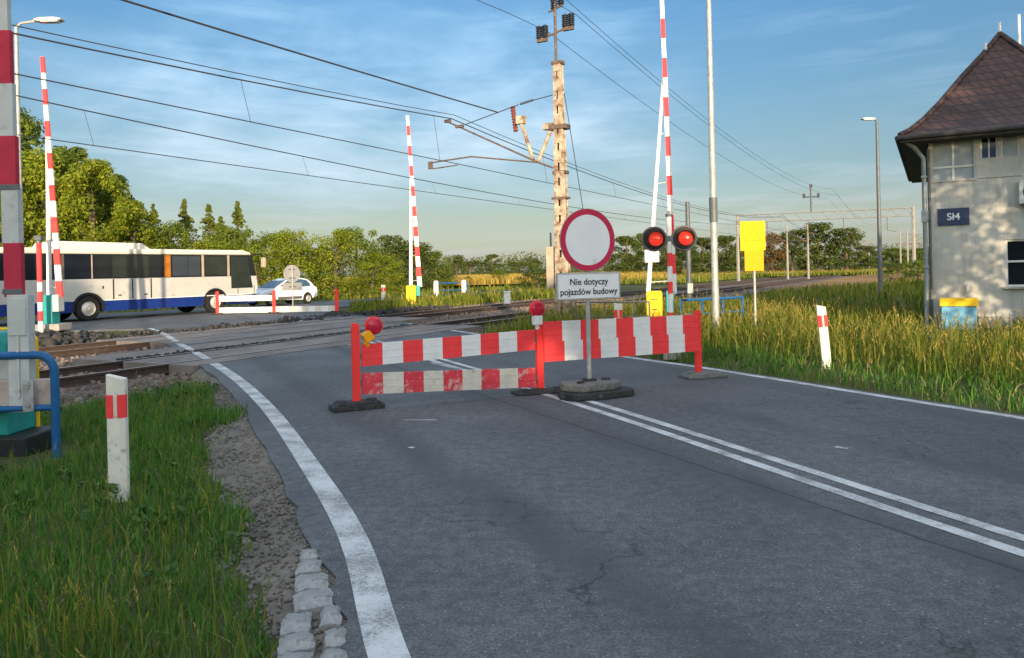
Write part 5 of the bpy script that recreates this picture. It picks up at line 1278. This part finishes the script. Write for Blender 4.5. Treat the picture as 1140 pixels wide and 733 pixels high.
def bus():
    ra = Vector((-17.25, 31.05, 0)) - BN * .0; ang = math.atan2(BD.y, BD.x)
    org = ra - BN * 1.22   # rear axle centre
    t = thing('bus', 'white coach with dark blue skirt and orange curtains driving past', 'bus', (org.x, org.y, 0), ang)
    W = 1.24; R_ = .50; WB = 5.9
    ext = lambda a, b, d: Vector((a, d, b))
    # blue skirt with wheel arches
    skirt = [(-3.4, .34)] + arc_cut(0, .62, .50, .36) + arc_cut(WB, .62, .50, .36) + [(8.1, .36), (8.22, .50), (8.26, .78), (-3.45, .78)]
    arcs0 = [p_ for p_ in skirt]
    def low(z0, z1, name, m, wmul=1.0):
        segs = [(-3.4, -.62), (.62, WB - .62), (WB + .62, 8.15)]
        mb = MB()
        for i, (a, b) in enumerate(segs):
            x1 = b + (.06 if i == 2 else 0); mb.prism([(a, z0), (b, z0), (x1, z1), (a, z1)], ext, -W * wmul, W * wmul)
        return mb.build(name, M[m], t, bevel=.01)
    low(.36, .80, 'skirt', 'busblue')
    # white flank, cut over the wheels
    up = [(-3.45, .803)] + [q for q in [(-.62, .803)]] + [(x, z) for x, z in arc_cut(0, .64, .50, .803) if True] + [(.62, .803), (WB - .62, .803)] + arc_cut(WB, .64, .50, .803) + [(WB + .62, .803), (8.22, .803), (8.32, 1.2), (8.22, 1.70), (-3.45, 1.70)]
    up2 = []
    for q in up:
        if not up2 or (Vector(q) - Vector(up2[-1])).length > .03: up2.append(q)
    up3 = [(-3.45, .803)] + arc_cut(0, .64, .50, .803) + arc_cut(WB, .64, .50, .803) + [(8.22, .803), (8.32, 1.2), (8.24, 1.70), (-3.45, 1.70)]
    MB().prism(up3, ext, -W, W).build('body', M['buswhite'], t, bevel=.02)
    MB().box((2.35, 0, .80), (11.4, 2 * W - .3, .7)).build('underfloor', M['black'], t)
    # glass band
    band = [(-3.42, 1.702), (8.22, 1.702), (7.98, 2.72), (-3.42, 2.72)]
    MB().prism(band, ext, -W + .03, W - .03).build('glass_band', M['busdark'], t)
    roof = [(-3.45, 2.722), (8.0, 2.722), (7.9, 2.86), (7.55, 2.96), (-3.2, 2.96), (-3.45, 2.86)]
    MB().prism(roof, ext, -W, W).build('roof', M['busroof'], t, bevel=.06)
    MB().prism([(-1.2, 2.962), (2.95, 2.962), (2.55, 3.22), (-1.0, 3.25)], ext, -.9, .9).build('roof_unit', M['busroof'], t, bevel=.04)
    s = -1; y = -W + .03
    def pane(x0, x1, z0, z1, m, name='window', k=.006, dx=0):
        return MB().prism([(x0, z0), (x1, z0), (x1 - dx, z1), (x0, z1)], ext, y - k, y + .02).build(name, M[m], t)
    pane(-3.3, -2.1, 1.76, 2.66, 'busdark'); pane(-2.0, -.9, 1.76, 2.66, 'busglassgreen'); pane(-.85, .95, 1.76, 2.66, 'busdark')
    pane(3.75, 5.15, 1.76, 2.66, 'busglass'); pane(5.42, 6.55, 1.78, 2.64, 'busglassgreen')
    pane(6.78, 8.02, 1.12, 2.62, 'busglassgreen', 'front_door_glass', .034, .28)
    pane(3.36, 3.66, 1.72, 2.70, 'curtain', 'curtain', .008); pane(-1.02, -.92, 1.72, 2.70, 'mastrust', 'curtain', .009)
    for x in (5.28, 6.66): pane(x - .06, x + .06, 1.71, 2.71, 'beige', 'pillar', .012)
    pane(.15, .2, 1.72, 2.70, 'beige', 'pillar', .010); pane(4.5, 4.53, 1.74, 2.68, 'black', 'pillar', .010)
    # middle door
    d_ = MB().box((1.87, -W - .004, 1.25), (1.72, .01, .86)).build('middle_door', M['black'], t)
    for x, wd in ((1.45, .76), (2.28, .78)): MB().box((x, -W - .012, 1.25), (wd, .012, .85)).build('door_leaf', M['buswhite'], d_, bevel=.006)
    for x0, x1 in ((1.02, 1.62), (1.78, 2.62)): pane(x0, x1, 1.76, 2.66, 'busglassgreen', 'door_window', .010)
    for c_, d_ in (((1.30, -W - .022, 1.0), (.14, .012, .05)), ((2.45, -W - .022, 1.0), (.14, .012, .05)), ((.6, -W - .006, 1.35), (.06, .012, .12))): MB().box(c_, d_).build('handle', M['black'], t)
    MB().box((7.15, -W - .003, 1.0), (.03, .008, .75)).box((8.1, -W - .003, 1.0), (.02, .008, .5)).build('door_seam', M['black'], t)
    MB().box((4.3, -W - .004, .815), (7.3, .01, .035)).build('trim_strip', M['whitefilm'], t)
    MB().box((2.4, W - .01, 2.2), (11.0, .03, .8)).build('far_windows', M['busdark'], t)
    for xc in (0, WB):
        ring = [(xc + r_ * math.cos(q), .50 + r_ * math.sin(q)) for r_, qs in ((.66, [R(a) for a in range(-8, 189, 14)]), (.57, [R(a) for a in range(188, -9, -14)])) for q in qs]
        MB().prism(ring, ext, -W - .012, -W + .10).build('wheel_arch', M['black'], t)
        for sd in (-1, 1): wheel(t, xc, sd * (W - .17), R_, .30, sd)
    # front: windscreen, lights, mirror
    MB().prism([(8.23, 1.72), (8.30, 1.72), (8.06, 2.70), (7.99, 2.70)], ext, -W + .08, W - .08).build('windscreen', M['busdark'], t)
    for sd in (-1, 1):
        MB().box((8.27, sd * .92, 1.0), (.08, .42, .2)).build('headlight', M['lampglass'], t, bevel=.02)
    mr = MB().tube([(8.0, -W + .05, 2.75), (8.45, -W - .18, 2.78), (8.50, -W - .22, 2.6)], .045, 6).build('mirror_arm', M['black'], t, smooth=True); MB().box((8.50, -W - .24, 2.36), (.16, .24, .48)).build('mirror', M['beige'], mr, bevel=.03)
    return t
bus()

def car():
    q = Vector(spot(311, 44.5, 0)); t = thing('white_car', 'white hatchback facing the bus behind the distant round sign', 'car', q, math.atan2(-BD.y, -BD.x))
    ext = lambda a, b, d: Vector((a, d, b)); W = .88
    prof = [(-2.08, .42), (-2.12, .62), (-2.06, .95), (-1.90, 1.02), (.75, .98), (1.55, .88), (1.98, .74), (2.08, .55), (2.04, .34), (1.7, .26)] + [(1.30 + .36 * math.cos(q), .32 + .36 * math.sin(q)) for q in [R(a) for a in range(0, 181, 20)]] + [(-1.0, .24)] + [(-1.36 + .36 * math.cos(q), .32 + .36 * math.sin(q)) for q in [R(a) for a in range(0, 181, 20)]]
    MB().prism(prof[::-1], ext, -W, W).build('body', M['carwhite'], t, bevel=.05)
    def loft(lo, hi, w0, w1, name, m, parent, bev=0):
        n = len(lo); vs = [(a, -w0, b) for a, b in lo] + [(a, -w1, b) for a, b in hi] + [(a, w1, b) for a, b in hi] + [(a, w0, b) for a, b in lo]
        return vs
    hw = lambda z_: .83 - .36 * max(0, z_ - .95)
    pf = [(-2.0, .95), (-1.78, 1.26), (-1.50, 1.46), (-.95, 1.55), (-.35, 1.53), (.05, 1.42), (1.05, .95)]
    n = len(pf); MB().add([(x, -hw(z_), z_) for x, z_ in pf] + [(x, hw(z_), z_) for x, z_ in pf], [tuple(range(n))[::-1], tuple(range(n, 2 * n))] + [(i, (i + 1) % n, n + (i + 1) % n, n + i) for i in range(n)]).build('cabin', M['carwhite'], t, bevel=.045)
    for sd in (-1, 1):
        for pts in ([(.80, 1.02), (.06, 1.36), (-.36, 1.46), (-.40, 1.0)], [(-.48, 1.0), (-.46, 1.465), (-1.0, 1.47), (-1.42, 1.40), (-1.62, 1.16), (-1.60, 1.04)]):
            vs = [(x, sd * (hw(z_) + .012), z_) for x, z_ in pts] + [(x, sd * (hw(z_) - .02), z_) for x, z_ in pts]; m_ = len(pts)
            MB().add(vs, [tuple(range(m_)), tuple(range(m_, 2 * m_))[::-1]] + [(i, (i + 1) % m_, m_ + (i + 1) % m_, m_ + i) for i in range(m_)]).build('side_window', M['carglass'], t)
    for (x0, z0, x1, z1, k_, nm) in ((.97, 1.0, .12, 1.40, .014, 'windscreen'), (-1.93, 1.06, -1.60, 1.40, -.014, 'rear_window')):
        MB().add([(x0 + k_, -hw(z0) + .08, z0 + .012), (x0 + k_, hw(z0) - .08, z0 + .012), (x1 + k_, hw(z1) - .07, z1 + .012), (x1 + k_, -hw(z1) + .07, z1 + .012)], [(0, 1, 2, 3)]).build(nm, M['carglass'], t)
    for xc in (1.30, -1.36):
        for sd in (-1, 1): wheel(t, xc, sd * (W - .1), .32, .2, sd)
    for sd in (-1, 1):
        MB().box((1.93, sd * .62, .70), (.2, .34, .13)).build('headlight', M['lampglass'], t, bevel=.03); MB().box((-2.05, sd * .70, .86), (.1, .2, .24)).build('tail_light', M['redglass'], t, bevel=.02)
        MB().box((.72, sd * .96, 1.02), (.12, .18, .12)).build('mirror', M['carwhite'], t, bevel=.02)
        MB().box((0, sd * (W + .004), .40), (1.75, .02, .16)).build('sill_trim', M['cargrey'], t, bevel=.005)
        for x in (.62, -.35): MB().box((x, sd * (W + .001), .68), (.012, .008, .5)).build('door_seam', M['black'], t)
    MB().box((2.06, 0, .45), (.06, 1.3, .16)).build('grille', M['cargrey'], t, bevel=.01)
car()

# ------------------------------------------------------------------ sky, sun, camera
AZ, EL = R(8), R(7)
sun_dir = Vector((math.sin(AZ) * math.cos(EL), -math.cos(AZ) * math.cos(EL), math.sin(EL)))
sd = bpy.data.lights.new('sun', 'SUN'); sd.energy = 2.8; sd.angle = R(.53); sd.color = (1.0, .80, .53)
so = link(bpy.data.objects.new('sun', sd)); so.rotation_euler = (-sun_dir).to_track_quat('-Z', 'Y').to_euler(); so.location = (0, -20, 20)
w = bpy.data.worlds.new('World'); sc.world = w; w.use_nodes = True
nt = w.node_tree; N_ = nt.nodes; bg = N_['Background']
sky = N_.new('ShaderNodeTexSky'); sky.sky_type = 'NISHITA'; sky.sun_disc = False; sky.sun_elevation = R(7); sky.sun_rotation = math.atan2(sun_dir.x, sun_dir.y)
sky.air_density = 1.0; sky.dust_density = .6; sky.ozone_density = 1.6
tc = N_.new('ShaderNodeTexCoord'); sep = N_.new('ShaderNodeSeparateXYZ'); nt.links.new(tc.outputs['Generated'], sep.inputs[0])
def wm(op, a, b):
    x = N_.new('ShaderNodeMath'); x.operation = op
    for i, v in ((0, a), (1, b)):
        if isinstance(v, (int, float)): x.inputs[i].default_value = v
        else: nt.links.new(v, x.inputs[i])
    return x.outputs[0]
az_ = wm('ARCTAN2', sep.outputs[0], sep.outputs[1]); el_a = wm('ARCSINE', sep.outputs[2], 0.0)
cmb = N_.new('ShaderNodeCombineXYZ'); nt.links.new(az_, cmb.inputs[0]); nt.links.new(el_a, cmb.inputs[1])
def wnoise(scale, detail, rough, sx, sy, rot, dist=0.0, off=(0, 0, 0)):
    mp = N_.new('ShaderNodeMapping'); mp.inputs['Scale'].default_value = (sx, sy, 1); mp.inputs['Rotation'].default_value = (0, 0, rot); mp.inputs['Location'].default_value = off
    nt.links.new(cmb.outputs[0], mp.inputs[0]); x = N_.new('ShaderNodeTexNoise'); x.inputs['Scale'].default_value = scale; x.inputs['Detail'].default_value = detail; x.inputs['Roughness'].default_value = rough; x.inputs['Distortion'].default_value = dist
    nt.links.new(mp.outputs[0], x.inputs['Vector']); return x.outputs['Fac']
def wramp(f, stops):
    x = N_.new('ShaderNodeValToRGB'); e = x.color_ramp.elements
    while len(e) < len(stops): e.new(.5)
    for el, (p, c) in zip(e, stops): el.position = p; el.color = (c, c, c, 1) if isinstance(c, (int, float)) else (*c, 1)
    nt.links.new(f, x.inputs[0]); return x.outputs[0]
big = wnoise(3.2, 3, .5, 1.0, 2.6, R(14), .2, (3.1, .7, 0)); fine = wnoise(8, 7, .55, .8, 2.0, R(14), .25, (1.3, 4.2, 0)); wisp = wnoise(12, 7, .6, .35, 3.0, R(22), .3, (7.7, 1.1, 0))
dx = wm('DIVIDE', wm('SUBTRACT', az_, R(-9)), R(24)); dy = wm('DIVIDE', wm('SUBTRACT', el_a, R(12.5)), R(7.5))
mass = wm('SUBTRACT', 1.0, wm('ADD', wm('MULTIPLY', dx, dx), wm('MULTIPLY', dy, dy)))
mass = wramp(wm('ADD', wm('MULTIPLY', mass, .62), big), [(.34, 0), (.92, 1)])
cl = wm('MULTIPLY', mass, wramp(fine, [(.30, .0), (.74, 1)]))
cl2 = wm('MULTIPLY', wm('MULTIPLY', wramp(wisp, [(.48, 0), (.78, 1)]), wramp(big, [(.38, .1), (.6, 1)])), .55)
low = wm('MULTIPLY', wramp(wnoise(5, 6, .55, .5, 6.0, R(3), .3, (2.2, 9.1, 0)), [(.45, 0), (.72, .5)]), wramp(el_a, [(.0, 1), (.16, 0)]))
clf = wm('MINIMUM', wm('ADD', wm('ADD', cl, cl2), low), 1.0)
clf = wm('MULTIPLY', clf, .95)
# the grade of the clear sky, then the clouds: same sky light, whiter and a little stronger
hs = N_.new('ShaderNodeHueSaturation'); hs.inputs['Saturation'].default_value = 1.0; hs.inputs['Value'].default_value = 1.0; nt.links.new(sky.outputs[0], hs.inputs['Color'])
hc = N_.new('ShaderNodeHueSaturation'); hc.inputs['Saturation'].default_value = .32; hc.inputs['Value'].default_value = 1.5; nt.links.new(sky.outputs[0], hc.inputs['Color'])
mx = N_.new('ShaderNodeMix'); mx.data_type = 'RGBA'; nt.links.new(clf, mx.inputs[0]); nt.links.new(hs.outputs[0], mx.inputs[6]); nt.links.new(hc.outputs[0], mx.inputs[7])
# sky ahead dimmed; unseen overhead part boosted as added fill for the shaded ground
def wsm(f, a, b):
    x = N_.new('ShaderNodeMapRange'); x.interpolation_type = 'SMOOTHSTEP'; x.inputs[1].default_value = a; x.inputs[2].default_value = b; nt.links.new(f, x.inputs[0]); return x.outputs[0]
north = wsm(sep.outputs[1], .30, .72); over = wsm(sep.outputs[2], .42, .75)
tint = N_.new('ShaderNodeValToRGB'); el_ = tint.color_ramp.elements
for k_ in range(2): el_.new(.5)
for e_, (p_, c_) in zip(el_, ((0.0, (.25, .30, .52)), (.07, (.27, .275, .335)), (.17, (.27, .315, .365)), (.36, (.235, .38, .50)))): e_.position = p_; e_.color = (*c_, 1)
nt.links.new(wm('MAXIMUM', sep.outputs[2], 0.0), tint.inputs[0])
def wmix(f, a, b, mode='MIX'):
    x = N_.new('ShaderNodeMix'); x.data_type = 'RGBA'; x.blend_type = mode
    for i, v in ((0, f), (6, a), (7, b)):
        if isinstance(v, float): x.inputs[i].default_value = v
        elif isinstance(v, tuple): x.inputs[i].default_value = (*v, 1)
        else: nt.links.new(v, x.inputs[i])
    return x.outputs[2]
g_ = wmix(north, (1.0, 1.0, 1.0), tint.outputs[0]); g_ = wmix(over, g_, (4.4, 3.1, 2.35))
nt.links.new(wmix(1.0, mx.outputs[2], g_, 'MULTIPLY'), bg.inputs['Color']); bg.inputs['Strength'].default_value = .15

cam = bpy.data.cameras.new('camera'); co = link(bpy.data.objects.new('camera', cam)); sc.camera = co
cam.sensor_fit = 'HORIZONTAL'; cam.sensor_width = 36; cam.lens = F / 1140 * 36; cam.clip_start = .05; cam.clip_end = 9000
cam.shift_x = 0; cam.shift_y = -(366.5 - HY) / 1140
co.location = (0, 0, EYE)
co.rotation_euler = (Matrix.Rotation(R(90), 3, 'X') @ Matrix.Rotation(-ROLL, 3, 'Z')).to_euler()
vs_ = sc.view_settings; vs_.view_transform = 'Standard'; vs_.look = 'None'; vs_.gamma = 1; vs_.use_curve_mapping = False; vs_.exposure = 1.5
sc.cycles.max_bounces = 6; sc.cycles.diffuse_bounces = 3; sc.cycles.transparent_max_bounces = 8
try: sc.cycles.use_denoising = True; sc.cycles.denoising_input_passes = 'RGB_ALBEDO_NORMAL'; sc.cycles.denoising_prefilter = 'ACCURATE'
except Exception: pass
